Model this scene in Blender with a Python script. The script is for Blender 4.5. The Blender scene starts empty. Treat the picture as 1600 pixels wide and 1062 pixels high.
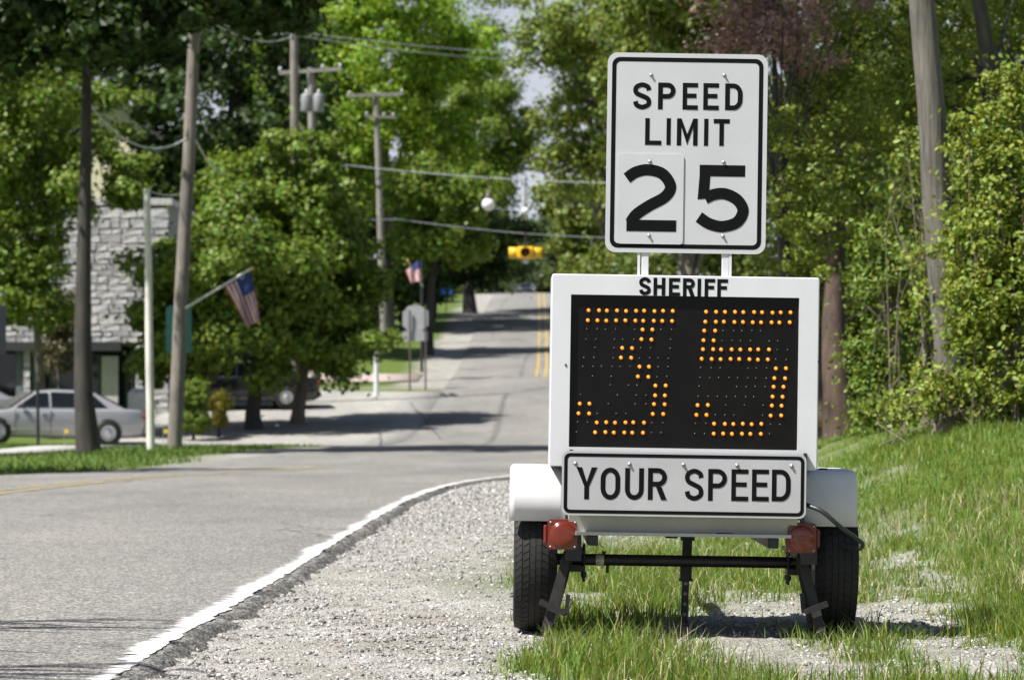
import bpy, math, random
import numpy as np
from mathutils import Vector, Matrix

R = math.radians
rng = np.random.default_rng(7)
random.seed(7)
scene = bpy.context.scene
col = scene.collection

# ------------------------------------------------------------------ camera, sky, sun, exposure
CAM_H = 0.90
FPX = 4565.0            # focal length in pixels of the 1600 px wide photograph
HOR = 630.0             # row of the horizon
cam_d = bpy.data.cameras.new('camera')
cam = bpy.data.objects.new('camera', cam_d)
col.objects.link(cam)
scene.camera = cam
cam_d.sensor_width = 36.0
cam_d.lens = FPX / 1600.0 * 36.0
cam.location = (0, 0, CAM_H)
cam.rotation_euler = (R(90) + math.atan((HOR - 531) / FPX), 0, 0)
cam_d.clip_start = 0.1
cam_d.clip_end = 6000
cam_d.dof.use_dof = True
cam_d.dof.focus_distance = 11.05
cam_d.dof.aperture_fstop = 6.2
cam_d.dof.aperture_blades = 9

SUN_EL = 56.0
SUN_DIR = Vector((-0.87, -0.49, 0)).normalized()      # horizontal direction towards the sun
world = bpy.data.worlds.new('World')
scene.world = world
world.use_nodes = True
wn = world.node_tree.nodes
wl = world.node_tree.links
bg = wn.get('Background') or wn.new('ShaderNodeBackground')
sky = wn.new('ShaderNodeTexSky')
sky.sky_type = 'NISHITA'
sky.sun_disc = False
sky.sun_elevation = R(SUN_EL)
sky.sun_rotation = math.atan2(SUN_DIR.x, SUN_DIR.y)
sky.air_density = 1.0
sky.dust_density = 1.5
wtc = wn.new('ShaderNodeTexCoord'); wsx = wn.new('ShaderNodeSeparateXYZ'); wmr = wn.new('ShaderNodeMapRange'); wmx = wn.new('ShaderNodeMix')
wl.new(wtc.outputs['Generated'], wsx.inputs[0]); wl.new(wsx.outputs['Z'], wmr.inputs[0])       # pale summer haze low in the sky, all round
wmr.interpolation_type = 'SMOOTHSTEP'
wmr.inputs[1].default_value = 0.04; wmr.inputs[2].default_value = 0.34; wmr.inputs[3].default_value = 0.9; wmr.inputs[4].default_value = 0.0
wmx.data_type = 'RGBA'; wmx.inputs[7].default_value = (8.6, 9.0, 10.2, 1)
wl.new(wmr.outputs[0], wmx.inputs[0]); wl.new(sky.outputs['Color'], wmx.inputs[6])
wl.new(wmx.outputs[2], bg.inputs['Color'])
bg.inputs['Strength'].default_value = 0.05

sun_d = bpy.data.lights.new('sun', 'SUN')
sun_d.energy = 5.0
sun_d.angle = R(0.53)
sun_d.color = (1.0, 0.968, 0.92)
sun = bpy.data.objects.new('sun', sun_d)
col.objects.link(sun)
to_sun = Vector((SUN_DIR.x * math.cos(R(SUN_EL)), SUN_DIR.y * math.cos(R(SUN_EL)), math.sin(R(SUN_EL))))
sun.rotation_euler = to_sun.to_track_quat('Z', 'Y').to_euler()
sun.location = (-20, -15, 40)

vs = scene.view_settings
vs.view_transform = 'Standard'
vs.look = 'None'
vs.exposure = 0.74
vs.gamma = 1.0
vs.use_curve_mapping = False
scene.render.engine = 'CYCLES'
cy = scene.cycles
cy.use_denoising = True
cy.max_bounces = 7
cy.diffuse_bounces = 1
cy.glossy_bounces = 3
cy.transmission_bounces = 4
cy.transparent_max_bounces = 8
cy.sample_clamp_indirect = 6.0
cy.caustics_reflective = False
cy.caustics_refractive = False

# ------------------------------------------------------------------ materials
MAT = {}
def _ramp(nt, stops):
    n = nt.nodes.new('ShaderNodeValToRGB')
    el = n.color_ramp.elements
    el[0].position, el[0].color = stops[0][0], (*stops[0][1], 1)
    el[1].position, el[1].color = stops[-1][0], (*stops[-1][1], 1)
    for p, c in stops[1:-1]:
        e = el.new(p); e.color = (*c, 1)
    return n
def new_mat(name):
    m = bpy.data.materials.new(name)
    m.use_nodes = True
    nt = m.node_tree
    p = nt.nodes['Principled BSDF']
    return m, nt, p
def noise(nt, scale, detail=4.0, rough=0.55, coord='Object', w=None):
    tc = nt.nodes.new('ShaderNodeTexCoord')
    n = nt.nodes.new('ShaderNodeTexNoise')
    n.inputs['Scale'].default_value = scale
    n.inputs['Detail'].default_value = detail
    n.inputs['Roughness'].default_value = rough
    if w is not None:
        mp = nt.nodes.new('ShaderNodeMapping')
        mp.inputs['Scale'].default_value = w
        nt.links.new(tc.outputs[coord], mp.inputs['Vector'])
        nt.links.new(mp.outputs['Vector'], n.inputs['Vector'])
    else:
        nt.links.new(tc.outputs[coord], n.inputs['Vector'])
    return n
def bump(nt, p, src, strength=0.3, dist=0.01):
    b = nt.nodes.new('ShaderNodeBump')
    b.inputs['Strength'].default_value = strength
    b.inputs['Distance'].default_value = dist
    nt.links.new(src, b.inputs['Height'])
    nt.links.new(b.outputs['Normal'], p.inputs['Normal'])
    return b
def mixc(nt, fac, a, b, mode='MIX'):
    m = nt.nodes.new('ShaderNodeMix')
    m.data_type = 'RGBA'
    m.blend_type = mode
    if isinstance(fac, float): m.inputs[0].default_value = fac
    else: nt.links.new(fac, m.inputs[0])
    for i, v in ((6, a), (7, b)):
        if isinstance(v, tuple): m.inputs[i].default_value = (*v, 1)
        else: nt.links.new(v, m.inputs[i])
    return m.outputs[2]

def plain(name, c, rough=0.6, metal=0.0, var=0.12, scale=6.0, bumpy=0.0, spec=0.5, coat=0.0, stretch=None, bdist=0.01, grime=0.0):
    if name in MAT: return MAT[name]
    m, nt, p = new_mat(name)
    n = noise(nt, scale, 5, 0.6, w=stretch)
    lo = tuple(max(0, v * (1 - var)) for v in c); hi = tuple(min(1, v * (1 + var)) for v in c)
    r = _ramp(nt, [(0.3, lo), (0.7, hi)])
    nt.links.new(n.outputs['Fac'], r.inputs['Fac'])
    base = r.outputs['Color']
    if grime:                                        # road dust: blotches and fine specks
        g1 = noise(nt, 5.5, 8, .75); g2 = noise(nt, 70, 4, .7)
        ra = _ramp(nt, [(.50, (0, 0, 0)), (.72, (grime, grime, grime))]); nt.links.new(g1.outputs['Fac'], ra.inputs['Fac'])
        rb = _ramp(nt, [(.63, (0, 0, 0)), (.70, (grime * 1.2,) * 3)]); nt.links.new(g2.outputs['Fac'], rb.inputs['Fac'])
        base = mixc(nt, ra.outputs['Color'], base, (.36, .33, .28)); base = mixc(nt, rb.outputs['Color'], base, (.22, .19, .16))
    nt.links.new(base, p.inputs['Base Color'])
    p.inputs['Roughness'].default_value = rough
    p.inputs['Metallic'].default_value = metal
    p.inputs['Specular IOR Level'].default_value = spec
    p.inputs['Coat Weight'].default_value = coat
    if bumpy: bump(nt, p, n.outputs['Fac'], bumpy, bdist)
    MAT[name] = m
    return m

def leaf_mat(name, c, hue=0.03, val=0.45, trans=0.35, rough=0.5):
    if name in MAT: return MAT[name]
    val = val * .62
    m, nt, p = new_mat(name)
    geo = nt.nodes.new('ShaderNodeNewGeometry')
    hs = nt.nodes.new('ShaderNodeHueSaturation')
    hs.inputs['Color'].default_value = (*c, 1)
    mr = nt.nodes.new('ShaderNodeMapRange')
    mr.inputs[3].default_value = 0.5 - hue; mr.inputs[4].default_value = 0.5 + hue
    nt.links.new(geo.outputs['Random Per Island'], mr.inputs[0])
    nt.links.new(mr.outputs[0], hs.inputs['Hue'])
    mul = nt.nodes.new('ShaderNodeMath'); mul.operation = 'MULTIPLY'; mul.inputs[1].default_value = 7.31
    fr = nt.nodes.new('ShaderNodeMath'); fr.operation = 'FRACT'
    nt.links.new(geo.outputs['Random Per Island'], mul.inputs[0]); nt.links.new(mul.outputs[0], fr.inputs[0])
    mv = nt.nodes.new('ShaderNodeMapRange')
    mv.inputs[3].default_value = 1 - val; mv.inputs[4].default_value = 1 + val
    nt.links.new(fr.outputs[0], mv.inputs[0]); nt.links.new(mv.outputs[0], hs.inputs['Value'])
    nt.links.new(hs.outputs['Color'], p.inputs['Base Color'])
    p.inputs['Roughness'].default_value = rough
    p.inputs['Specular IOR Level'].default_value = 0.35
    tr = nt.nodes.new('ShaderNodeBsdfTranslucent')
    tcol = mixc(nt, 1.0, hs.outputs['Color'], (1.5, 1.35, 0.6), 'MULTIPLY')
    nt.links.new(tcol, tr.inputs['Color'])
    mx = nt.nodes.new('ShaderNodeMixShader'); mx.inputs[0].default_value = trans
    nt.links.new(p.outputs[0], mx.inputs[1]); nt.links.new(tr.outputs[0], mx.inputs[2])
    nt.links.new(mx.outputs[0], nt.nodes['Material Output'].inputs['Surface'])
    MAT[name] = m
    return m

def bark_mat(name, c, var=0.4, sc=9.0, st=.16):
    if name in MAT: return MAT[name]
    m, nt, p = new_mat(name)
    n = noise(nt, sc, 8, 0.7, w=(1, 1, st))
    n2 = noise(nt, 1.3, 3, 0.5)
    lo = tuple(v * (1 - var) for v in c); hi = tuple(min(1, v * (1 + var)) for v in c)
    r = _ramp(nt, [(0.32, lo), (0.5, c), (0.68, hi)])
    nt.links.new(n.outputs['Fac'], r.inputs['Fac'])
    r2 = _ramp(nt, [(0.35, (0.7, 0.7, 0.7)), (0.7, (1.15, 1.12, 1.05))])
    nt.links.new(n2.outputs['Fac'], r2.inputs['Fac'])
    nt.links.new(mixc(nt, 1.0, r.outputs['Color'], r2.outputs['Color'], 'MULTIPLY'), p.inputs['Base Color'])
    p.inputs['Roughness'].default_value = 0.85
    bump(nt, p, n.outputs['Fac'], 0.7, 0.02)
    MAT[name] = m
    return m

# ------------------------------------------------------------------ object helpers
def put(o, parent=None):
    col.objects.link(o)
    if parent is not None: o.parent = parent
    return o
def tag(o, label=None, cat=None, group=None, kind=None):
    if label: o['label'] = label
    if cat: o['category'] = cat
    if group: o['group'] = group
    if kind: o['kind'] = kind
    return o
def empty(name, loc=(0, 0, 0), rot=(0, 0, 0)):
    o = bpy.data.objects.new(name, None)
    o.empty_display_size = 0.2
    col.objects.link(o)
    o.location = loc; o.rotation_euler = rot
    return o
def mesh_np(name, verts, faces, mats, parent=None, midx=None, smooth=False):
    """verts (n,3); faces: (m,k) int array or list of arrays of different k"""
    me = bpy.data.meshes.new(name)
    fl = faces if isinstance(faces, list) else [faces]
    fl = [np.asarray(f, dtype=np.int32) for f in fl if len(f)]
    nl = sum(f.size for f in fl); nf = sum(len(f) for f in fl)
    me.vertices.add(len(verts)); me.loops.add(nl); me.polygons.add(nf)
    me.vertices.foreach_set('co', np.asarray(verts, dtype=np.float32).ravel())
    me.loops.foreach_set('vertex_index', np.concatenate([f.ravel() for f in fl]))
    tot = np.concatenate([np.full(len(f), f.shape[1], dtype=np.int32) for f in fl])
    me.polygons.foreach_set('loop_start', np.concatenate([[0], np.cumsum(tot)[:-1]]).astype(np.int32))
    if midx is not None: me.polygons.foreach_set('material_index', np.asarray(midx, dtype=np.int32))
    if smooth: me.polygons.foreach_set('use_smooth', np.ones(nf, dtype=bool))
    for m in (mats if isinstance(mats, (list, tuple)) else [mats]): me.materials.append(m)
    me.update(calc_edges=True)
    o = bpy.data.objects.new(name, me)
    return put(o, parent)

class MB:
    """collects shapes into ONE mesh"""
    def __init__(s): s.v = []; s.f = []; s.m = []; s.sm = []
    def add(s, vs, fs, mi=0, smooth=False):
        b = len(s.v)
        s.v += [tuple(v) for v in vs]
        for f in fs:
            s.f.append(tuple(i + b for i in f)); s.m.append(mi); s.sm.append(smooth)
        return s
    def box(s, c, size, mi=0, bev=0.0, rot=None):
        hx, hy, hz = (d / 2 for d in size)
        if bev <= 0:
            vs = [Vector((x, y, z)) for x in (-hx, hx) for y in (-hy, hy) for z in (-hz, hz)]
            fs = [(0, 1, 3, 2), (4, 6, 7, 5), (0, 4, 5, 1), (2, 3, 7, 6), (0, 2, 6, 4), (1, 5, 7, 3)]
        else:
            b = min(bev, hx * .95, hy * .95, hz * .95)
            vs = []; idx = {}
            for sx in (-1, 1):
                for sy in (-1, 1):
                    for sz in (-1, 1):
                        for ax in range(3):
                            p = [sx * (hx - b), sy * (hy - b), sz * (hz - b)]
                            p[ax] = (sx * hx, sy * hy, sz * hz)[ax]
                            idx[(sx, sy, sz, ax)] = len(vs); vs.append(Vector(p))
            fs = []
            def quad(keys): fs.append(tuple(idx[k] for k in keys))
            for ax in range(3):
                o1, o2 = [a for a in range(3) if a != ax]
                for sg in (-1, 1):
                    ks = []
                    for a, b2 in ((-1, -1), (1, -1), (1, 1), (-1, 1)):
                        k = [0, 0, 0]; k[ax] = sg; k[o1] = a; k[o2] = b2
                        ks.append((*k, ax))
                    quad(ks)
            for ax in range(3):
                o1, o2 = [a for a in range(3) if a != ax]
                for a in (-1, 1):
                    for b2 in (-1, 1):
                        k1 = [0, 0, 0]; k1[o1] = a; k1[o2] = b2; k1[ax] = -1
                        k2 = list(k1); k2[ax] = 1
                        quad([(*k1, o1), (*k2, o1), (*k2, o2), (*k1, o2)])
            for sx in (-1, 1):
                for sy in (-1, 1):
                    for sz in (-1, 1):
                        fs.append(tuple(idx[(sx, sy, sz, a)] for a in range(3)))
        c = Vector(c)
        if rot is not None: vs = [rot @ v for v in vs]
        return s.add([v + c for v in vs], fs, mi)
    def tube(s, pts, rad, n=10, mi=0, caps=True, smooth=True):
        pts = [Vector(p) for p in pts]
        if not isinstance(rad, (list, tuple, np.ndarray)): rad = [rad] * len(pts)
        vs = []; fs = []
        ref = None
        for i, p in enumerate(pts):
            d = (pts[min(i + 1, len(pts) - 1)] - pts[max(i - 1, 0)]).normalized()
            if ref is None:
                ref = d.orthogonal().normalized()
            a = (ref - d * ref.dot(d)).normalized(); ref = a
            b = d.cross(a)
            for k in range(n):
                t = 2 * math.pi * k / n
                vs.append(p + (a * math.cos(t) + b * math.sin(t)) * rad[i])
        for i in range(len(pts) - 1):
            for k in range(n):
                k2 = (k + 1) % n
                fs.append((i * n + k, i * n + k2, (i + 1) * n + k2, (i + 1) * n + k))
        s.add(vs, fs, mi, smooth)
        if caps:
            s.add(vs[:n], [tuple(range(n))[::-1]], mi); s.add(vs[-n:], [tuple(range(n))], mi)
        return s
    def lathe(s, prof, c=(0, 0, 0), axis='Z', n=24, mi=0, smooth=True):
        c = Vector(c); vs = []; fs = []
        for r, h in prof:
            for k in range(n):
                t = 2 * math.pi * k / n
                a, b = r * math.cos(t), r * math.sin(t)
                v = {'Z': (a, b, h), 'Y': (a, h, b), 'X': (h, a, b)}[axis]
                vs.append(c + Vector(v))
        for i in range(len(prof) - 1):
            for k in range(n):
                k2 = (k + 1) % n
                fs.append((i * n + k, i * n + k2, (i + 1) * n + k2, (i + 1) * n + k))
        return s.add(vs, fs, mi, smooth)
    def prism(s, poly, axis, a, b, mi=0):
        """poly: 2D points; extruded along axis from a to b. axis X: (y,z); Y: (x,z); Z: (x,y)"""
        def P(p, h): return {'X': (h, p[0], p[1]), 'Y': (p[0], h, p[1]), 'Z': (p[0], p[1], h)}[axis]
        n = len(poly)
        vs = [P(p, a) for p in poly] + [P(p, b) for p in poly]
        fs = [tuple(range(n)), tuple(range(2 * n - 1, n - 1, -1))]
        fs += [(i, n + i, n + (i + 1) % n, (i + 1) % n) for i in range(n)]
        return s.add(vs, fs, mi)
    def build(s, name, mats, parent=None, loc=None):
        me = bpy.data.meshes.new(name)
        me.from_pydata([tuple(v) for v in s.v], [], s.f)
        for m in (mats if isinstance(mats, (list, tuple)) else [mats]): me.materials.append(m)
        me.polygons.foreach_set('material_index', s.m)
        me.polygons.foreach_set('use_smooth', s.sm)
        me.update()
        o = bpy.data.objects.new(name, me)
        put(o, parent)
        if loc is not None: o.location = loc
        fix_normals(me)
        return o
import bmesh
def fix_normals(me):
    bm = bmesh.new(); bm.from_mesh(me)
    bmesh.ops.recalc_face_normals(bm, faces=bm.faces)
    bm.to_mesh(me); bm.free()
def copy_tree(o, parent=None):
    c = o.copy(); col.objects.link(c); c.parent = parent
    for ch in list(o.children): copy_tree(ch, c)
    return c

def W(x, y, Y):
    """world point seen at pixel x,y of the 1600x1062 photograph at distance Y"""
    return Vector(((x - 800) * Y / FPX, Y, CAM_H - (y - HOR) * Y / FPX))

# ------------------------------------------------------------------ the lie of the land
TY = np.arange(-80.0, 1200.0, 0.5)
def smooth_table(pts, sig):
    v = np.interp(TY, [p[0] for p in pts], [p[1] for p in pts])
    k = np.exp(-0.5 * (np.arange(-60, 61) * 0.5 / sig) ** 2); k /= k.sum()
    return np.convolve(np.pad(v, 60, mode='edge'), k, mode='valid')
_zr = smooth_table([(-80, 0), (27, 0), (36, -.05), (46, -.20), (56, -.10), (64, -.02), (76, -.30), (83, .12), (90, .75), (110, 2.2), (137, 4.25),
                    (170, 6.6), (200, 8.4), (330, 13.2), (420, 16.6), (600, 22), (1200, 30)], 4.0)
_pe = smooth_table([(-80, -1.9), (9.83, -1.31), (13.5, -1.21), (17.2, -1.15), (21.4, -1.09), (27.6, -.96), (33.9, -.62), (38.7, -.05), (45, 1.0), (60, 3.0),
                    (80, 4.4), (110, 5.1), (137, 5.4), (200, 5.95), (420, 7.0), (1200, 12)], 1.6)
def zr(Y): return np.interp(Y, TY, _zr)
def pe(Y): return np.interp(Y, TY, _pe)          # centre of the white edge line
LANE = 3.95
def cl(Y): return pe(Y) - LANE                   # yellow centre line
def le(Y): return cl(Y) - 3.1                    # left edge of the asphalt
def re(Y): return pe(Y) + 0.115                  # right edge of the asphalt
def sst(a, b, x):
    t = np.clip((x - a) / (b - a), 0, 1); return t * t * (3 - 2 * t)
_ph = rng.uniform(0, 6.28, (40, 3)); _fr = rng.normal(0, 1, (40, 2))
def wob(X, Y, scale, k0=0):
    """cheap smooth noise, about -1..1"""
    v = 0
    for i in range(8):
        f = _fr[k0 + i]
        v = v + np.sin((X * f[0] + Y * f[1]) * scale + _ph[k0 + i, 0])
    return v / 4.0
def zt(X, Y):
    X = np.asarray(X, dtype=float); Y = np.asarray(Y, dtype=float)
    z = zr(Y)
    d = X - re(Y)
    bank = (0.68 * sst(2.1, 5.0, d) * sst(12, 23.5, Y) + .08 * sst(2.8, 4, d)) + 1.2 * sst(6.5, 15, d)
    dl = le(Y) - X
    bank = bank + 0.5 * sst(3, 30, dl) * sst(100, 140, Y) + 2.0 * sst(12, 60, dl) * sst(95, 150, Y)
    z = z + bank
    z = z + wob(X, Y, 0.9, 3) * 0.02 * sst(0.3, 2, d) + wob(X, Y, 0.45, 12) * 0.05 * sst(0.6, 4, dl)
    return z
def grass_amount(X, Y):
    """0 bare gravel .. 1 full grass"""
    d = X - re(Y)
    n = wob(X, Y, 5.0, 20) * 0.5 + wob(X, Y, 11.0, 8) * 0.35
    yy = np.clip(Y, 9, 24) - 11
    g = sst(2.72, 3.3, d + 0.36 * n - 0.05 * yy)
    g = np.maximum(g, sst(1.2, 2.2, d) * sst(12.5, 16, Y) * np.clip(.32 + .55 * sst(15, 19, Y) + .5 * n, 0, 1))
    g = np.maximum(g, sst(2.0, 2.5, d) * np.clip(.26 + .75 * n, 0, 1))
    def blob(x, y, sx, sy, a): return a * np.exp(-((X - x) / sx) ** 2 - ((Y - y) / sy) ** 2)
    b = (blob(0.36, 10.15, .32, .6, 1.3) + blob(0.30, 11.9, .22, .6, .9) + blob(0.70, 9.5, .18, .35, .9) + blob(0.62, 13.0, .2, 1.3, .6)
         + blob(0.3, 14.8, .5, 1.3, .6) + blob(1.4, 9.6, .2, .3, .45) + blob(1.5, 14.5, .5, 1.8, .4) + blob(.7, 17, .6, 2.5, .7) + blob(1.35, 10.55, .2, .16, .6) + blob(1.8, 20, 1.1, 5, .7))
    g = np.maximum(g, np.clip(b + 0.45 * n * np.clip(b * 1.6, 0, 1), 0, 1))
    dl = le(Y) - X
    gl = sst(0.15, 0.7, dl + 0.25 * n) * (1 - sst(70, 73, Y)) 
    gl = gl * (1 - sst(50, 56, Y) * (1 - sst(0.9, 1.5, dl + .2 * n)))
    gl = np.maximum(gl, sst(98, 101, Y) * sst(1.2, 2.0, dl + .5 * n))
    gl = np.maximum(gl, sst(70, 73, Y) * sst(8.2, 8.8, dl))
    gl = np.maximum(gl, np.exp(-((X - W(600, 592, 97).x) / 2.2) ** 2 - ((Y - 97.5) / 1.5) ** 2) * 1.2)
    gl = np.maximum(gl, np.exp(-((X - W(420, 664, 79).x) / 3.6) ** 2 - ((Y - 79.5) / 2.0) ** 2) * 1.2)
    return np.clip(np.where(d > -1, g, gl), 0, 1)

# ------------------------------------------------------------------ ground, road, pavements
def ground_mat():
    m, nt, p = new_mat('ground')
    at = nt.nodes.new('ShaderNodeAttribute'); at.attribute_name = 'grass'
    tc = nt.nodes.new('ShaderNodeTexCoord')
    vo = nt.nodes.new('ShaderNodeTexVoronoi'); vo.inputs['Scale'].default_value = 120
    nt.links.new(tc.outputs['Object'], vo.inputs['Vector'])
    bw = nt.nodes.new('ShaderNodeRGBToBW'); nt.links.new(vo.outputs['Color'], bw.inputs[0])
    r1 = _ramp(nt, [(0.1, (.17, .164, .152)), (0.45, (.33, .32, .30)), (0.9, (.49, .478, .452))])
    nt.links.new(bw.outputs[0], r1.inputs['Fac'])
    n = noise(nt, 1.6, 6, 0.6)
    r2 = _ramp(nt, [(0.32, (.76, .72, .67)), (0.68, (1.10, 1.10, 1.09))])
    nt.links.new(n.outputs['Fac'], r2.inputs['Fac'])
    grav = mixc(nt, 1.0, r1.outputs['Color'], r2.outputs['Color'], 'MULTIPLY')
    n3 = noise(nt, 9, 6, 0.7)
    r3 = _ramp(nt, [(0.25, (.045, .075, .018)), (0.5, (.10, .15, .03)), (0.75, (.17, .19, .06))])
    nt.links.new(n3.outputs['Fac'], r3.inputs['Fac'])
    nt.links.new(mixc(nt, at.outputs['Fac'], grav, r3.outputs['Color']), p.inputs['Base Color'])
    p.inputs['Roughness'].default_value = 0.95
    p.inputs['Specular IOR Level'].default_value = 0.15
    bump(nt, p, vo.outputs['Distance'], 0.6, 0.012)
    return m
xs = np.concatenate([-np.geomspace(500, 9, 34), np.arange(-8.6, -2.2, .4), np.arange(-2.0, 3.2, .045), np.arange(3.3, 9, .3), np.geomspace(9.5, 500, 30)])
ys = np.concatenate([np.arange(-60, 7.5, 3.0), np.arange(8.2, 15, .045), np.geomspace(15.05, 30, 150), np.geomspace(30.3, 120, 140), np.geomspace(121, 1150, 90)])
GX, GY = np.meshgrid(xs, ys)
GZ = zt(GX, GY)
inside = sst(0.02, 0.12, re(GY) - GX) * sst(0.05, 0.4, GX - le(GY))
GZ = GZ - 0.07 * inside
near = (1 - sst(14, 24, GY)) * sst(-3, -1.5, GX) * (1 - sst(3, 4, GX)) * (1 - inside)
GZ = GZ + near * (rng.normal(0, .0035, GX.shape) + .008 * wob(GX, GY, 14, 0) + .006 * wob(GX, GY, 31, 15))
ny, nx = GX.shape
ii = (np.arange(ny - 1)[:, None] * nx + np.arange(nx - 1)[None, :]).ravel()
terrain = mesh_np('ground', np.stack([GX, GY, GZ], -1).reshape(-1, 3), np.stack([ii, ii + 1, ii + nx + 1, ii + nx], 1), ground_mat(), smooth=True)
at = terrain.data.attributes.new('grass', 'FLOAT', 'POINT')
ga = grass_amount(GX, GY)
at.data.foreach_set('value', ga.ravel().astype(np.float32))
tag(terrain, 'gravel and grass ground of the verge and yards', kind='structure')

def strip(name, offs, ylist, mats, parent=None, midx=None):
    """offs: list of (function x(Y), function dz(Y)) columns across; laid along Y on the road profile"""
    Y = np.asarray(ylist); V = []
    for fx, fz in offs:
        X = fx(Y) if callable(fx) else np.full_like(Y, fx)
        Z = zr(Y) + (fz(Y) if callable(fz) else fz)
        V.append(np.stack([X, Y, Z], -1))
    V = np.stack(V, 1); n, k, _ = V.shape
    a = (np.arange(n - 1)[:, None] * k + np.arange(k - 1)[None, :]).ravel()
    return mesh_np(name, V.reshape(-1, 3), np.stack([a, a + 1, a + k + 1, a + k], 1), mats, parent, smooth=True)

def asphalt_mat(name='asphalt', base=.195):
    m, nt, p = new_mat(name)
    tc = nt.nodes.new('ShaderNodeTexCoord')
    vo = nt.nodes.new('ShaderNodeTexVoronoi'); vo.inputs['Scale'].default_value = 95
    nt.links.new(tc.outputs['Object'], vo.inputs['Vector'])
    bw = nt.nodes.new('ShaderNodeRGBToBW'); nt.links.new(vo.outputs['Color'], bw.inputs[0])
    b = base
    r1 = _ramp(nt, [(0.12, (b * .38, b * .37, b * .36)), (0.5, (b, b * .975, b * .935)), (0.9, (b * 2.1, b * 2.05, b * 1.93))])
    nt.links.new(bw.outputs[0], r1.inputs['Fac'])
    n = noise(nt, .55, 6, .62, w=(1, .35, 1))
    r2 = _ramp(nt, [(0.3, (.78, .78, .79)), (0.68, (1.16, 1.14, 1.09))])
    nt.links.new(n.outputs['Fac'], r2.inputs['Fac'])
    c = mixc(nt, 1.0, r1.outputs['Color'], r2.outputs['Color'], 'MULTIPLY')
    n4 = noise(nt, 14, 4, .6)
    r4 = _ramp(nt, [(0.35, (.88, .88, .88)), (0.65, (1.08, 1.08, 1.06))])
    nt.links.new(n4.outputs['Fac'], r4.inputs['Fac'])
    c2 = mixc(nt, 1.0, c, r4.outputs['Color'], 'MULTIPLY')
    nd = noise(nt, 1.7, 4, .6)                       # hairline cracks with wavering course
    vm = nt.nodes.new('ShaderNodeVectorMath'); vm.operation = 'MULTIPLY_ADD'; vm.inputs[1].default_value = (.55, .55, 0)
    nt.links.new(nd.outputs['Color'], vm.inputs[0]); nt.links.new(tc.outputs['Object'], vm.inputs[2])
    ve = nt.nodes.new('ShaderNodeTexVoronoi'); ve.feature = 'DISTANCE_TO_EDGE'; ve.inputs['Scale'].default_value = .42
    nt.links.new(vm.outputs[0], ve.inputs['Vector'])
    rc = _ramp(nt, [(.0, (.42, .42, .42)), (.010, (1, 1, 1))]); nt.links.new(ve.outputs['Distance'], rc.inputs['Fac'])
    nm = noise(nt, .35, 3, .5); rm = _ramp(nt, [(.46, (0, 0, 0)), (.60, (1, 1, 1))]); nt.links.new(nm.outputs['Fac'], rm.inputs['Fac'])
    c3 = mixc(nt, rm.outputs['Color'], c2, mixc(nt, 1.0, c2, rc.outputs['Color'], 'MULTIPLY'))
    nt.links.new(c3, p.inputs['Base Color'])
    p.inputs['Roughness'].default_value = 0.9
    p.inputs['Specular IOR Level'].default_value = 0.25
    bump(nt, p, vo.outputs['Distance'], 0.55, 0.006)
    return m
ASPH = asphalt_mat()
ROADZ = 0.035
yr = np.concatenate([np.arange(-60, 8, 2.0), np.arange(8.2, 22, .03), np.arange(22, 40, .1), np.arange(40, 115, .6), np.arange(115, 260, 2.5), np.arange(260, 1100, 8.0)])
jit = np.convolve(rng.normal(0, 1, len(yr)), np.ones(3) / 3, 'same') * .026 + wob(yr, yr * 0, 9, 5) * .018 + wob(yr * 0, yr, 2.5, 11) * .02
jf = lambda k: (lambda Y: re(Y) + k + np.interp(Y, yr, jit))
rough_z = np.convolve(rng.normal(0, 1, len(yr)), np.ones(2) / 2, 'same') * .011
road = strip('road', [(lambda Y: le(Y) - .25, -.06), (lambda Y: le(Y), ROADZ), (lambda Y: cl(Y) - 1.5, ROADZ + .02), (cl, ROADZ + .03), (lambda Y: cl(Y) + 1.5, ROADZ + .02), (lambda Y: pe(Y) - .4, ROADZ),
                      (lambda Y: pe(Y) - .1, ROADZ), (lambda Y: pe(Y) + .04, ROADZ), (jf(-.04), lambda Y: ROADZ - .004 + np.interp(Y, yr, rough_z) * .4), (jf(.0), lambda Y: ROADZ - .02 + np.interp(Y, yr, rough_z)),
                      (jf(.035), lambda Y: ROADZ - .045 - np.interp(Y, yr, rough_z)), (jf(.09), -.06)], yr, ASPH)
road.data.materials.append(asphalt_mat('broken_asphalt', .125))
_mi = np.zeros((len(yr) - 1, 11), dtype=np.int32); _mi[:, 8:] = 1
road.data.polygons.foreach_set('material_index', _mi.ravel())
tag(road, 'worn grey asphalt road with crumbling edge', kind='structure')

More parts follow.
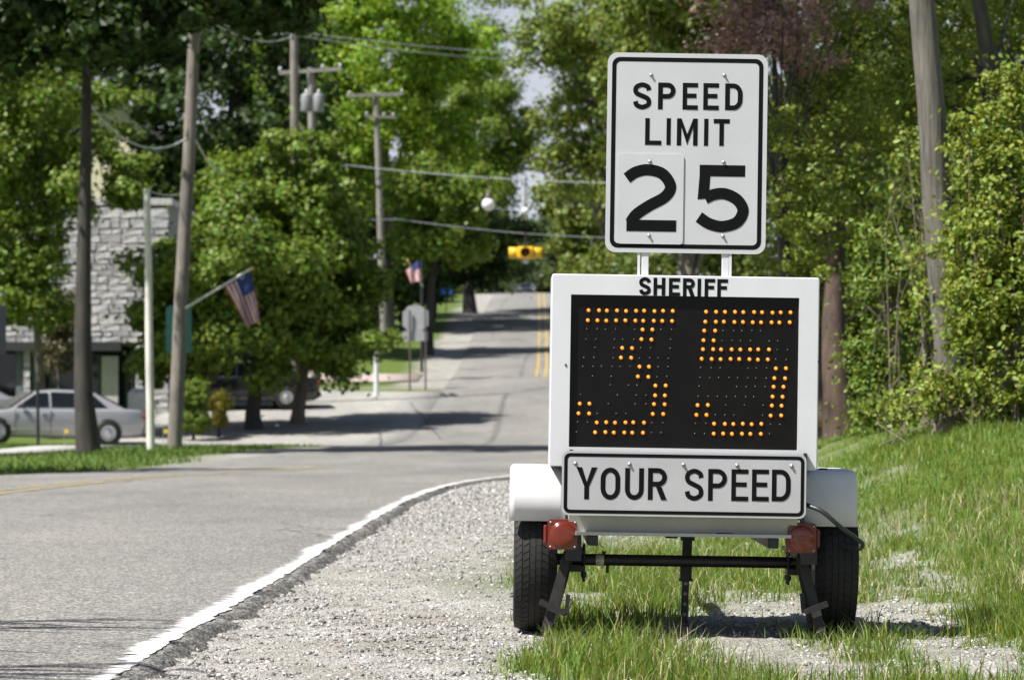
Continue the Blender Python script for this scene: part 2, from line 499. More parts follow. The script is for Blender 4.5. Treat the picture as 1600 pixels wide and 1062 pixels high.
def paint_mat(name, c, wear, sc, lo=.36, hi=.5):
    m, nt, p = new_mat(name)
    n = noise(nt, sc[0], 6, .7, w=sc[1])
    n2 = noise(nt, 90, 3, .6)
    add = nt.nodes.new('ShaderNodeMath'); add.operation = 'MULTIPLY_ADD'
    nt.links.new(n2.outputs['Fac'], add.inputs[0]); add.inputs[1].default_value = .35; nt.links.new(n.outputs['Fac'], add.inputs[2])
    r = _ramp(nt, [(lo + .17 + wear, (0, 0, 0)), (hi + .17 + wear, (1, 1, 1))])
    nt.links.new(add.outputs[0], r.inputs['Fac'])
    n3 = noise(nt, 5, 4, .6)
    r3 = _ramp(nt, [(.3, tuple(v * .82 for v in c)), (.7, c)])
    nt.links.new(n3.outputs['Fac'], r3.inputs['Fac'])
    nt.links.new(r3.outputs['Color'], p.inputs['Base Color'])
    p.inputs['Roughness'].default_value = .7
    tr = nt.nodes.new('ShaderNodeBsdfTransparent')
    mx = nt.nodes.new('ShaderNodeMixShader')
    nt.links.new(r.outputs['Color'], mx.inputs[0]); nt.links.new(tr.outputs[0], mx.inputs[1]); nt.links.new(p.outputs[0], mx.inputs[2])
    nt.links.new(mx.outputs[0], nt.nodes['Material Output'].inputs['Surface'])
    return m
#WPAINT = paint_mat('worn_white_paint', (.74, .73, .70), -.01, (4.5, (2.0, 1.6, 1)))
#WPAINT2 = paint_mat('flaking_white_paint', (.68, .67, .64), .03, (5.0, (1.0, 4.0, 1)), .34, .60)
YPAINT = paint_mat('faded_yellow_paint', (.45, .35, .14), .05, (1.5, (2, 2, 1)))
YPAINT2 = paint_mat('yellow_paint', (.46, .33, .08), -.12, (1.5, (2, 2, 1)))
sel = yr[(yr > 7) & (yr < 75)]
def edge_paint():
    m, nt, p = new_mat('worn_white_paint')
    at_ = nt.nodes.new('ShaderNodeAttribute'); at_.attribute_name = 'across'
    n = noise(nt, 9, 6, .75, w=(.7, 2.6, 1)); n2 = noise(nt, 120, 3, .7); n3 = noise(nt, .9, 3, .5, w=(.2, 1, 1))
    def madd(x, k, y):
        q = nt.nodes.new('ShaderNodeMath'); q.operation = 'MULTIPLY_ADD'; nt.links.new(x, q.inputs[0]); q.inputs[1].default_value = k
        if isinstance(y, float): q.inputs[2].default_value = y
        else: nt.links.new(y, q.inputs[2])
        return q.outputs[0]
    v = madd(at_.outputs['Fac'], .95, madd(n.outputs['Fac'], 1.15, madd(n2.outputs['Fac'], .35, madd(n3.outputs['Fac'], .9, -1.20))))
    r = _ramp(nt, [(.50, (0, 0, 0)), (.58, (1, 1, 1))]); nt.links.new(v, r.inputs['Fac'])
    n4 = noise(nt, 6, 5, .7); r3 = _ramp(nt, [(.3, (.46, .45, .43)), (.7, (.70, .69, .67))]); nt.links.new(n4.outputs['Fac'], r3.inputs['Fac'])
    nt.links.new(r3.outputs['Color'], p.inputs['Base Color']); p.inputs['Roughness'].default_value = .75
    tr = nt.nodes.new('ShaderNodeBsdfTransparent'); mx = nt.nodes.new('ShaderNodeMixShader')
    nt.links.new(r.outputs['Color'], mx.inputs[0]); nt.links.new(tr.outputs[0], mx.inputs[1]); nt.links.new(p.outputs[0], mx.inputs[2])
    nt.links.new(mx.outputs[0], nt.nodes['Material Output'].inputs['Surface'])
    return m
ecols = [-.13, -.075, -.02, .03, .05]
eo = strip('edge_line', [((lambda Y, k=k: pe(Y) + k + np.interp(Y, yr, jit) * (.35 if k > .03 else .1)), ROADZ + .0035) for k in ecols], sel, edge_paint(), road)
ea = eo.data.attributes.new('across', 'FLOAT', 'POINT')
ea.data.foreach_set('value', np.tile(np.array([.10, .42, .68, .90, .80], dtype=np.float32), len(sel)))
for s_, a_, b_, mt_ in ((-.13, 9, 46, YPAINT), (.13, 9, 46, YPAINT), (-.16, 104, 400, YPAINT2), (.16, 104, 400, YPAINT2)):
    strip('centre_line', [(lambda Y, s=s_: cl(Y) + s - .05, ROADZ + .036), (lambda Y, s=s_: cl(Y) + s + .05, ROADZ + .036)], yr[(yr > a_) & (yr < b_)], mt_, road)
TAR = plain('tar', (.07, .07, .07), .7, scale=20)
def seam(pts, wdt):
    P = []
    for (x, y, Yd) in pts:
        w = W(x, y, Yd); P.append((w.x, Yd))
    P = np.array(P); t = np.linspace(0, len(P) - 1, 30)
    X = np.interp(t, np.arange(len(P)), P[:, 0]); Y = np.interp(t, np.arange(len(P)), P[:, 1])
    X = X + wob(t * 3, t, 2, 2) * .05
    dx = np.gradient(X); dy = np.gradient(Y); l = np.hypot(dx, dy) + 1e-6
    nx_, ny_ = -dy / l * wdt, dx / l * wdt
    V = np.concatenate([np.stack([X + nx_, Y + ny_, zr(Y) + ROADZ + .037], -1), np.stack([X - nx_, Y - ny_, zr(Y) + ROADZ + .037], -1)])
    i = np.arange(29)
    mesh_np('tar_seam', V, np.stack([i, i + 1, i + 31, i + 30], 1), TAR, road)
seam([(640, 0, 92), (662, 0, 86), (690, 0, 78)], .018)
seam([(560, 0, 75), (700, 0, 79), (800, 0, 82)], .018)
seam([(690, 0, 96), (696, 0, 94.5)], .10)
seam([(705, 0, 96), (710, 0, 94.5)], .10)
seam([(640, 0, 41), (760, 0, 43), (860, 0, 46)], .03)

def sheet(name, X0, X1, Y0, Y1, dz, mat, label, nx_=6, ny_=20, kind='structure', edge=.12):
    """a slab that follows the ground; X0, X1 functions of Y"""
    Y = np.linspace(Y0, Y1, ny_); V = []
    for t in [(0, -edge)] + [(k / (nx_ - 1), dz) for k in range(nx_)] + [(1, -edge)]:
        X = X0(Y) + (X1(Y) - X0(Y)) * t[0]
        V.append(np.stack([X, Y, zt(X, Y) + t[1]], -1))
    V = np.stack(V, 1); n, k, _ = V.shape
    a = (np.arange(n - 1)[:, None] * k + np.arange(k - 1)[None, :]).ravel()
    o = mesh_np(name, V.reshape(-1, 3), np.stack([a, a + 1, a + k + 1, a + k], 1), mat)
    return tag(o, label, kind=kind)
CONC = plain('concrete', (.40, .385, .36), .9, var=.14, scale=3, bumpy=.2)
LOT = asphalt_mat('pale_asphalt', .30)
sheet('parking_lot', lambda Y: le(Y) - 8.0, lambda Y: le(Y) + .3, 73.5, 97, .03, LOT, 'pale worn asphalt of the side street and parking lot')
for k in range(22):      # pavement slabs
    y0 = 52 + k * 1.0
    sheet('pavement', lambda Y: le(Y) - 6.3, lambda Y: le(Y) - 4.7, y0, y0 + .96, .05, CONC, 'concrete pavement slab', 3, 3)
pav = [o for o in col.objects if o.name.startswith('pavement')]
for o in pav[1:]:
    o.parent = pav[0]; o.name = 'slab'; del o['kind']; del o['label']
pav[0]['label'] = 'pale concrete pavement beside the parked cars'
sheet('driveway', lambda Y: le(Y) - 9, lambda Y: le(Y) - 1.2, 102.5, 106.5, .03, plain('pink_brick_dust', (.42, .34, .30), .9, scale=2), 'pale pinkish driveway behind the road signs')

# ------------------------------------------------------------------ gravel stones and grass blades
def scatter_stones(n, fx, y0, y1, smin, smax, name, label, keep):
    Y = y0 * (y1 / y0) ** rng.random(n)
    X = fx(Y, rng.random(n))
    k = keep(X, Y) > rng.random(n)
    X, Y = X[k], Y[k]; n = len(X)
    s = smin * (smax / smin) ** (rng.random(n) ** 2.2) * np.maximum(1, Y / 17)
    base = np.array([[x, y, z] for x in (-1, 1) for y in (-1, 1) for z in (-1, 1)], float)
    V = base[None] * rng.uniform(.45, 1.0, (n, 8, 3)) * s[:, None, None]
    V[:, :, 2] *= rng.uniform(.45, .85, (n, 1))
    a = rng.uniform(0, 6.28, n); c, si = np.cos(a)[:, None], np.sin(a)[:, None]
    x, y = V[:, :, 0] * c - V[:, :, 1] * si, V[:, :, 0] * si + V[:, :, 1] * c
    tl = rng.normal(0, .3, (n, 1))
    V = np.stack([x + X[:, None], y + Y[:, None], V[:, :, 2] + x * tl + (zt(X, Y) + s * .18)[:, None]], -1)
    f = np.array([(0, 1, 3, 2), (4, 6, 7, 5), (0, 4, 5, 1), (2, 3, 7, 6), (0, 2, 6, 4), (1, 5, 7, 3)])
    F = (f[None] + (np.arange(n) * 8)[:, None, None]).reshape(-1, 4)
    m, nt, p = new_mat('gravel_stone')
    geo = nt.nodes.new('ShaderNodeNewGeometry')
    r = _ramp(nt, [(0.0, (.06, .057, .053)), (0.2, (.22, .213, .20)), (.6, (.40, .39, .37)), (0.9, (.64, .63, .605)), (1.0, (.28, .21, .16))])
    nt.links.new(geo.outputs['Random Per Island'], r.inputs['Fac'])
    nt.links.new(r.outputs['Color'], p.inputs['Base Color'])
    p.inputs['Roughness'].default_value = .85
    o = mesh_np(name, V.reshape(-1, 3), F, m)
    return tag(o, label, kind='stuff')
scatter_stones(90000, lambda Y, u: re(Y) + .02 + u * 3.2, 8.8, 36, .0021, .0105, 'gravel', 'pale crushed stone on the road shoulder',
               lambda X, Y: np.clip(1.05 - grass_amount(X, Y), .12, 1))

def blades(X, Y, h, wd, lean, name, label, mat, Z=None):
    n = len(X)
    Z = zt(X, Y) - .008 if Z is None else Z
    a = rng.uniform(0, 6.28, n)
    la = rng.uniform(0, 6.28, n); L = lean * h * rng.random(n)
    lx, ly = np.cos(la) * L, np.sin(la) * L
    wx, wy = np.cos(a) * wd, np.sin(a) * wd
    b = np.stack([X, Y, Z], -1); V = np.zeros((n, 5, 3))
    w3 = np.stack([wx, wy, 0 * wx], -1); l3 = np.stack([lx, ly, 0 * lx], -1)
    up = np.stack([0 * h, 0 * h, h], -1)
    V[:, 0] = b - w3; V[:, 1] = b + w3
    V[:, 2] = b + w3 * .75 + l3 * .3 + up * .55; V[:, 3] = b - w3 * .75 + l3 * .3 + up * .55
    V[:, 4] = b + l3 + up * (1 - .25 * (L / np.maximum(h, 1e-4)) ** 2)[:, None]
    i = np.arange(n) * 5
    o = mesh_np(name, V.reshape(-1, 3), [np.stack([i, i + 1, i + 2, i + 3], 1), np.stack([i + 3, i + 2, i + 4], 1)], mat)
    return tag(o, label, kind='stuff')
GR = leaf_mat('grass_blade', (.175, .25, .045), .05, .45, .35, .45)
# tufts
def tuft_field(n_t, x0, x1, y0, y1, per, hmin, hmax, name, label, spread=.05, mat=GR, wd=.0028, lean=.8, thr=.25):
    X = rng.uniform(x0, x1, n_t * 3) ; Y = y0 * (y1 / y0) ** rng.random(n_t * 3)
    X = X + re(Y) * 0
    g = grass_amount(X, Y)
    k = (g > thr) & (rng.random(len(X)) < g)
    X, Y, g = X[k][:n_t], Y[k][:n_t], g[k][:n_t]
    hh = (hmin + (hmax - hmin) * rng.random(len(X)) ** 1.5) * (.45 + .6 * g)
    bx = np.repeat(X, per) + rng.normal(0, spread, len(X) * per)
    by = np.repeat(Y, per) + rng.normal(0, spread, len(X) * per)
    h = np.repeat(hh, per) * rng.uniform(.45, 1.1, len(bx))
    ok = (bx > re(by) + .12) | (bx < le(by) - .1)
    sc = np.maximum(1, by / 16)
    return blades(bx[ok], by[ok], h[ok], (wd * sc * rng.uniform(.6, 1.3, len(bx)))[ok], lean, name, label, mat)
tuft_field(1900, 0.0, 2.3, 8.9, 17, 16, .05, .18, 'grass', 'long grass tufts growing through the gravel under the trailer', .045)
tuft_field(4600, 1.2, 4.4, 8.9, 24, 17, .035, .125, 'grass', 'long green grass of the roadside verge', .07)
tuft_field(2200, 0.3, 7.5, 15, 34, 14, .03, .09, 'grass', 'rough grass in front of the bushes', .12)
X_ = rng.uniform(-16, -4, 24000); Y_ = rng.uniform(33, 75, 24000)
k_ = grass_amount(X_, Y_) > .5
k_ &= ~((X_ > le(Y_) - 6.4) & (X_ < le(Y_) - 4.6) & (Y_ > 51.5))
blades(X_[k_], Y_[k_], rng.uniform(.05, .14, k_.sum()), np.full(k_.sum(), .012), .8, 'grass', 'mown grass strip across the road', leaf_mat('lawn_blade', (.10, .17, .03), .03, .4))
# dry straw
tuft_field(1500, 0.1, 3.2, 8.9, 18, 5, .05, .22, 'grass', 'dry straw stalks between the grass', .05, leaf_mat('straw', (.42, .36, .22), .01, .3, .1), .002, 1.3, .1)

# ------------------------------------------------------------------ the speed trailer
TB = Vector((0.655, 11.0, 0.0)); ROLL = R(0.9)
RINV = Matrix.Rotation(-ROLL, 3, 'Y')
def T(x, y, dy=0.0):
    return RINV @ (W(x, y, 11.0 + dy) - TB)
def px(n, dy=0.0): return n * (11.0 + dy) / FPX
WHITE = plain('white_paint', (.68, .68, .705), .38, var=.06, scale=3, coat=.15, stretch=(1, 1, .35), grime=.10)
WHITE_PL = plain('white_plastic', (.72, .72, .73), .4, var=.04, scale=5, grime=.16)
SIGN = plain('white_sign_sheeting', (.56, .563, .58), .5, var=.05, scale=3.5, grime=.07)
SIGN2 = plain('grey_white_sheeting', (.46, .462, .47), .5, var=.07, scale=4, grime=.10)
BLACKP = plain('black_print', (.006, .006, .007), .7, var=.2, spec=.1)
BLACK_ST = plain('black_steel', (.018, .018, .02), .45, var=.4, scale=18, bumpy=.15, bdist=.002)
RUSTY = plain('dull_black_steel', (.020, .018, .017), .7, var=.5, scale=25, bumpy=.3, bdist=.002)
RUBBER = plain('rubber', (.014, .014, .014), .75, var=.35, scale=30, bumpy=.2, bdist=.002)
ZINC = plain('zinc', (.45, .45, .44), .5, metal=.7, var=.2, scale=40)
ALU = plain('aluminium', (.45, .46, .48), .5, metal=.35, var=.12, scale=4)
TUBW = plain('off_white_body', (.50, .49, .44), .5, var=.08, scale=8, grime=.3)

def rrect(cx, cz, w, h, r, n=5):
    P = []
    for (sx, sz, a0) in ((1, 1, 0), (-1, 1, 90), (-1, -1, 180), (1, -1, 270)):
        for k in range(n + 1):
            a = R(a0 + 90 * k / n)
            P.append((cx + sx * (w / 2 - r) + r * math.cos(a), cz + sz * (h / 2 - r) + r * math.sin(a)))
    return P
def ring_prism(mb, outs, inner, y1, mi=0):
    """outs: [(poly, y)] from front to back, inner poly same count"""
    n = len(inner); y0 = outs[0][1]
    vs = []
    for poly, y in outs: vs += [(p[0], y, p[1]) for p in poly]
    b = len(vs); vs += [(p[0], y0, p[1]) for p in inner] + [(p[0], y1, p[1]) for p in inner]
    fs = []
    for i in range(n):
        j = (i + 1) % n
        fs.append((i, j, b + j, b + i)); fs.append((b + i, b + j, b + n + j, b + n + i))
        for k in range(len(outs) - 1):
            fs.append((k * n + i, k * n + j, (k + 1) * n + j, (k + 1) * n + i))
        l = (len(outs) - 1) * n
        fs.append((l + i, l + j, b + n + j, b + n + i))
    mb.add(vs, fs, mi)

# lettering drawn with strokes of constant width, like traffic sign alphabets
def spline(pts, n=10):
    P = [np.array(p, float) for p in pts]; P = [2 * P[0] - P[1]] + P + [2 * P[-1] - P[-2]]
    out = []
    for i in range(1, len(P) - 2):
        for t in np.linspace(0, 1, n, endpoint=False):
            a, b, c, d = P[i - 1], P[i], P[i + 1], P[i + 2]
            out.append(.5 * ((2 * b) + (-a + c) * t + (2 * a - 5 * b + 4 * c - d) * t * t + (-a + 3 * b - 3 * c + d) * t ** 3))
    out.append(P[-2])
    return out
def stroke(pts, t, closed=False):
    P = np.array(pts, float)
    if closed: d = np.roll(P, -1, 0) - np.roll(P, 1, 0)
    else: d = np.gradient(P, axis=0)
    d /= np.linalg.norm(d, axis=1)[:, None] + 1e-9
    nrm = np.stack([-d[:, 1], d[:, 0]], -1)
    A, B = P + nrm * t / 2, P - nrm * t / 2
    q = []
    n = len(P)
    for i in range(n if closed else n - 1):
        j = (i + 1) % n
        q.append([tuple(A[i]), tuple(A[j]), tuple(B[j]), tuple(B[i])])
    return q
def arc(cx, cz, rx, rz, a0, a1, n=16):
    return [(cx + rx * math.cos(R(a0 + (a1 - a0) * k / n)), cz + rz * math.sin(R(a0 + (a1 - a0) * k / n))) for k in range(n + 1)]
def bar(x0, z0, x1, z1): return [[(x0, z0), (x1, z0), (x1, z1), (x0, z1)]]
def glyph(c, w, h, t):
    """list of strokes; each stroke a list of quads"""
    S = []; hw = t / 2
    if c == 'I': S = [bar(w / 2 - hw, 0, w / 2 + hw, h)]
    elif c == 'L': S = [bar(0, 0, t, h), bar(t, 0, w, t)]
    elif c == 'T': S = [bar(0, h - t, w, h), bar(w / 2 - hw, 0, w / 2 + hw, h - t)]
    elif c == 'H': S = [bar(0, 0, t, h), bar(w - t, 0, w, h), bar(t, h / 2 - hw, w - t, h / 2 + hw)]
    elif c in 'EF':
        S = [bar(0, 0, t, h), bar(t, h - t, w, h), bar(t, h * .5 - hw + h * .02, w * .90, h * .5 + hw + h * .02)]
        if c == 'E': S.append(bar(t, 0, w, t))
    elif c == 'M':
        S = [bar(0, 0, t, h), bar(w - t, 0, w, h), [[(t, h), (t, h - t * 1.9), (w / 2, h * .02), (w / 2, h * .42)]], [[(w - t, h), (w / 2, h * .42), (w / 2, h * .02), (w - t, h - t * 1.9)]]]
    elif c in 'PRD':
        S = [bar(0, 0, t, h)]
        b = 0 if c == 'D' else h * (.40 if c == 'P' else .42)
        rz = (h - b) / 2 - hw; cz = (h + b) / 2
        rx = min(rz, w * .42); k = w - hw - rx
        if c == 'D':
            rx = w * .40; k = w - hw - rx; rr = h * .30
            S += [stroke([(t, h - hw), (k, h - hw)] , t), stroke([(t, hw), (k, hw)], t),
                  stroke([(k - 1e-4, h - hw)] + arc(k, h - hw - rr, rx, rr, 90, 0, 10) + arc(k, hw + rr, rx, rr, 0, -90, 10) + [(k - 1e-4, hw)], t)]
        else:
            S += [stroke([(t, h - hw), (k, h - hw)], t), stroke([(t, b + hw), (k, b + hw)], t), stroke(arc(k, cz, rx, rz, 90, -90, 18), t)]
            if c == 'R': S.append([[(w * .42, b), (w * .42 + t * 1.15, b), (w, 0), (w - t * 1.18, 0)]])
    elif c == 'O':
        rx = w / 2 - hw; rr = h * .28
        S = [stroke(arc(w / 2, h - hw - rr, rx, rr, 0, 180, 18) + arc(w / 2, hw + rr, rx, rr, 180, 360, 18), t, True)]
    elif c == 'U':
        rx = w / 2 - hw; rr = h * .25
        S = [stroke([(hw, h), (hw, hw + rr + .0001)] + arc(w / 2, hw + rr, rx, rr, 180, 360, 18) + [(w - hw, hw + rr + .0001), (w - hw, h)], t)]
    elif c == 'Y':
        S = [bar(w / 2 - hw, 0, w / 2 + hw, h * .40), [[(0, h), (t * 1.15, h), (w / 2 + hw * .6, h * .40), (w / 2 - hw, h * .40)]], [[(w, h), (w - t * 1.15, h), (w / 2 - hw * .6, h * .40), (w / 2 + hw, h * .40)]]]
    elif c == 'S':
        X = lambda u: hw + u * (w - t); Z = lambda v: hw + v * (h - t)
        pts = [(.99, .755), (.90, .91), (.5, 1.0), (.11, .91), (.015, .755), (.12, .61), (.5, .50), (.88, .39), (.99, .235), (.90, .09), (.5, 0.), (.11, .09), (.01, .255)]
        S = [stroke(spline([(X(u), Z(v)) for u, v in pts], 8), t)]
    elif c == '2':
        X = lambda u: hw + u * (w - t); Z = lambda v: hw + v * (h - t)
        pts = [(.0 - .04, .845), (.17, .955), (.46, 1.0), (.80, .93), (.99, .71), (.86, .52), (.50, .36), (.20, .20), (.055, .045)]
        S = [stroke(spline([(X(u), Z(v)) for u, v in pts], 9), t), bar(hw * .75, 0, w, t)]
    elif c == '5':
        X = lambda u: hw + u * (w - t); Z = lambda v: hw + v * (h - t)
        pts = [(.10, .50), (.32, .575), (.58, .585), (.86, .48), (.995, .29), (.86, .085), (.52, 0.), (.20, .05), (-.04, .165)]
        S = [bar(w * .075, h - t, w * .92, h), [[(w * .075, h - t), (w * .075 + t * .95, h - t), (w * .25, h * .50), (w * .045, h * .485)]], stroke(spline([(X(u), Z(v)) for u, v in pts], 9), t)]
    return S
def letter(ch, cxz, w, h, t, yf, parent, th=.0011, slope=0.0):
    """one raised letter, centred at local (x,z), facing -Y at y=yf"""
    mb = MB()
    for k, st in enumerate(glyph(ch, w, h, t)):
        y0 = yf - th - k * .00012
        for q in st:
            vs = [(p[0] - w / 2 + cxz[0], y, p[1] - h / 2 + cxz[1]) for y in (y0, yf) for p in q]
            mb.add(vs, [(0, 1, 2, 3), (0, 4, 5, 1), (1, 5, 6, 2), (2, 6, 7, 3), (3, 7, 4, 0)])
    return mb.build('digit' if ch in '25' else 'letter', BLACKP, parent)

trailer = empty('speed_display_trailer', TB, (0, ROLL, 0))
tag(trailer, 'white roadside trailer with amber speed display and speed limit sign on posts', 'trailer')

def bolt(cx, cz, yf, parent, r=.0045):
    mb = MB(); mb.lathe([(r * 1.5, 0), (r * 1.5, -.002), (r, -.0022), (r, -.007), (r * .5, -.009), (0.0001, -.0092)], (cx, yf, cz), 'Y', 10)
    return mb.build('bolt', ZINC, parent)

# --- cabinet with the display window
C0 = T(1069.5, 581, 0); cw, ch = px(419), px(301)
D0 = T(1069, 581.5, 0); dw, dh = px(357), px(238)
mb = MB()
ring_prism(mb, [(rrect(C0.x, C0.z, cw - .008, ch - .008, .006), 0.0), (rrect(C0.x, C0.z, cw - .002, ch - .002, .009), .0015), (rrect(C0.x, C0.z, cw, ch, .01), .005), (rrect(C0.x, C0.z, cw, ch, .01), .30)],
           rrect(D0.x, D0.z, dw, dh, .002), .30)
mb.box((C0.x, .298, C0.z), (cw - .03, .004, ch - .03))
cab = mb.build('cabinet', WHITE, trailer)
def ztxt(ch, x0, x1, y0, y1, sc, ox, oy, t_px, parent, yf, dy=0.0):
    """letter from its box in a zoomed view (scale sc, origin ox, oy)"""
    c = T(ox + (x0 + x1) / 2 / sc, oy + (y0 + y1) / 2 / sc, dy)
    letter(ch, (c.x, c.z), px((x1 - x0) / sc, dy), px((y1 - y0) / sc, dy), px(t_px / sc, dy), yf, parent)
for ch_, x0, x1, y0, y1 in (('S', 165, 330, 114, 365), ('H', 366, 530, 122, 370), ('E', 580, 734, 127, 376), ('R', 775, 940, 131, 381), ('I', 975, 1029, 135, 383), ('F', 1076, 1222, 138, 388), ('F', 1252, 1400, 143, 392)):
    ztxt(ch_, x0, x1, y0, y1, 8.889, 980, 420, 50, cab, 0.0)
for (x, y) in ((1279, 565), (884, 570)):
    c = T(x, y); mb = MB(); mb.box((c.x, -.001, c.z), (.006, .003, .008)); mb.build('latch', BLACK_ST, trailer)
# --- display
DISP = plain('display_glass', (.006, .005, .005), .35, var=.25, scale=9, spec=.2)
mb = MB(); mb.box((D0.x, .022, D0.z), (dw - .001, .012, dh - .001)); disp = mb.build('display_panel', DISP, trailer)
def led_mats():
    out = []
    for nm, c, s in (('led_core', (1.0, .27, .015), .95), ('led_rim', (1.0, .20, .004), .30)):
        m, nt, p = new_mat(nm)
        n = noise(nt, 3, 2)
        p.inputs['Base Color'].default_value = (.5, .2, .02, 1)
        p.inputs['Emission Color'].default_value = (*c, 1)
        mr = nt.nodes.new('ShaderNodeMapRange'); mr.inputs[3].default_value = s * .92; mr.inputs[4].default_value = s * 1.08
        nt.links.new(n.outputs['Fac'], mr.inputs[0]); nt.links.new(mr.outputs[0], p.inputs['Emission Strength'])
        out.append(m)
    return out
LEDM = led_mats()
lr = .0076
mb = MB()
mb.lathe([(lr, 0), (lr * .92, -.003), (lr * .62, -.0055)], (0, 0, 0), 'Y', 12, 1)
mb.lathe([(lr * .62, -.0055), (lr * .3, -.0072), (.0002, -.0078)], (0, 0, 0), 'Y', 12, 0)
led0 = mb.build('lit_led', LEDM, disp)
ledme = led0.data; first = True
DIG = {'3': ['11111', '00010', '00100', '00010', '00001', '10001', '01110'], '5': ['11111', '10000', '11110', '00001', '00001', '10001', '01110']}
unl = MB()
for dg, xx, yy in (('3', 213, 172), ('5', 702, 178)):
    for row in range(7):
        for c_ in range(5):
            lit = DIG[dg][row][c_] == '1'
            for a in range(2):
                for b in range(2):
                    zx = xx + 77.2 * c_ + 42 * b + random.uniform(-2, 2) - (77.2 * row + 41 * a) * .098
                    zy = yy + 77.2 * row + 41 * a + random.uniform(-1, 1) + (77 * c_ + 42 * b) * .008
                    p = T(840 + zx / 2.654, 420 + zy / 2.654)
                    if lit:
                        if first: o = led0; first = False
                        else: o = bpy.data.objects.new('lit_led', ledme); put(o, disp)
                        o.location = (p.x, .0158, p.z)
                    elif random.random() < .8:
                        unl.lathe([(.0035, 0), (.0025, -.0025), (.0002, -.003)], (p.x, .0158, p.z), 'Y', 6)
tag(unl.build('unlit_led', plain('dark_led', (.06, .055, .05), .3, var=.5, scale=60), disp), kind='stuff')

# --- speed limit sign
S0 = T(1074, 238, 0); sw, sh = px(251.5), px(313.5); SY = .03
mb = MB()
poly = rrect(S0.x, S0.z, sw, sh, .038, 6)
mb.prism(poly, 'Y', SY, SY + .003)
sign = mb.build('speed_limit_sign', SIGN, trailer)
mb = MB(); ring_prism(mb, [(rrect(S0.x, S0.z, sw - .034, sh - .034, .030, 6), SY - .0008)] * 1 + [(rrect(S0.x, S0.z, sw - .034, sh - .034, .030, 6), SY - .0001)], rrect(S0.x, S0.z, sw - .066, sh - .066, .018, 6), SY - .0001)
mb.build('border', BLACKP, sign)
zs = 2.3087
PL0 = T(840 + 409 / zs, 60 + 577 / zs)
mb = MB(); mb.prism(rrect(PL0.x, PL0.z, px(238 / zs), px(326 / zs), .012), 'Y', SY - .0042, SY - .0006)
mb.build('number_plate', SIGN, sign)
for ch_, x0, x1, y0, y1, t_ in (('S', 346, 413, 154, 252, 17), ('P', 437, 500, 155, 252, 17), ('E', 526, 581, 156, 253, 16), ('E', 601, 657, 157, 254, 16), ('D', 680, 743, 158, 255, 17),
                                ('L', 390, 449, 284, 381, 16), ('I', 468, 482, 284, 381, 15), ('M', 505, 580, 285, 383, 16), ('I', 604, 618, 286, 384, 15), ('T', 638, 696, 287, 384, 16),
                                ('2', 308, 503, 451, 694, 41), ('5', 571, 766, 454, 697, 41)):
    ztxt(ch_, x0, x1, y0, y1, zs, 840, 60, t_, sign, SY - .0042 if ch_ == '2' else SY)
for x, y, pl in ((412, 127, 0), (677, 128, 0), (407, 441, 1), (674, 443, 0), (403, 709, 1), (671, 711, 0)):
    p = T(840 + x / zs, 60 + y / zs); bolt(p.x, p.z, SY - (.0042 if pl else 0), sign)
for xm, xf in ((1008.5, 999), (1134.5, 1142.5)):
    a = T(xm, 300); b = T(xm, 436)
    mb = MB(); zc = (a.z + b.z) / 2
    mb.box((b.x, SY + .026, zc - .0), (px(11), .042, a.z - b.z), bev=.002)
    f = T(xf, 400); mb.box((f.x, SY + .006, zc), (px(4.2), .005, a.z - b.z + .002))
    mb.build('sign_post', WHITE, trailer)

# --- YOUR SPEED sign
Y0 = T(1068, 756.5, 0); yw, yh = px(381), px(100); YY = -.022
mb = MB(); mb.prism(rrect(Y0.x, Y0.z, yw, yh, .026, 6), 'Y', YY, YY + .003)
ysign = mb.build('your_speed_sign', SIGN2, trailer)
mb = MB(); ro = rrect(Y0.x, Y0.z, yw - .016, yh - .016, .022, 6)
ring_prism(mb, [(ro, YY - .0008), (ro, YY - .0001)], rrect(Y0.x, Y0.z, yw - .042, yh - .042, .012, 6), YY - .0001)
mb.build('border', BLACKP, ysign)
for ch_, x0, x1, y0, y1, t_ in (('Y', 121, 250, 157, 356, 30), ('O', 272, 394, 159, 359, 30), ('U', 424, 541, 162, 360, 30), ('R', 567, 685, 162, 360, 30), ('S', 796, 914, 166, 365, 29),
                                ('P', 942, 1059, 168, 366, 29), ('E', 1087, 1192, 170, 367, 28), ('E', 1215, 1320, 171, 368, 28), ('D', 1339, 1456, 172, 369, 29)):
    ztxt(ch_, x0, x1, y0, y1, 4.0, 870, 690, t_, ysign, YY)
for x, y in ((115, 133), (452, 138), (788, 142), (1123, 146), (1462, 150)):
    p = T(870 + x / 4, 690 + y / 4); bolt(p.x, p.z, YY, ysign, .005)
p = T(1256, 803); mb = MB(); mb.box((p.x, -.005, p.z + .12), (.012, .03, .22)); mb.box((p.x - .88, -.005, p.z + .13), (.012, .03, .2)); mb.build('sign_bracket', BLACK_ST, trailer)

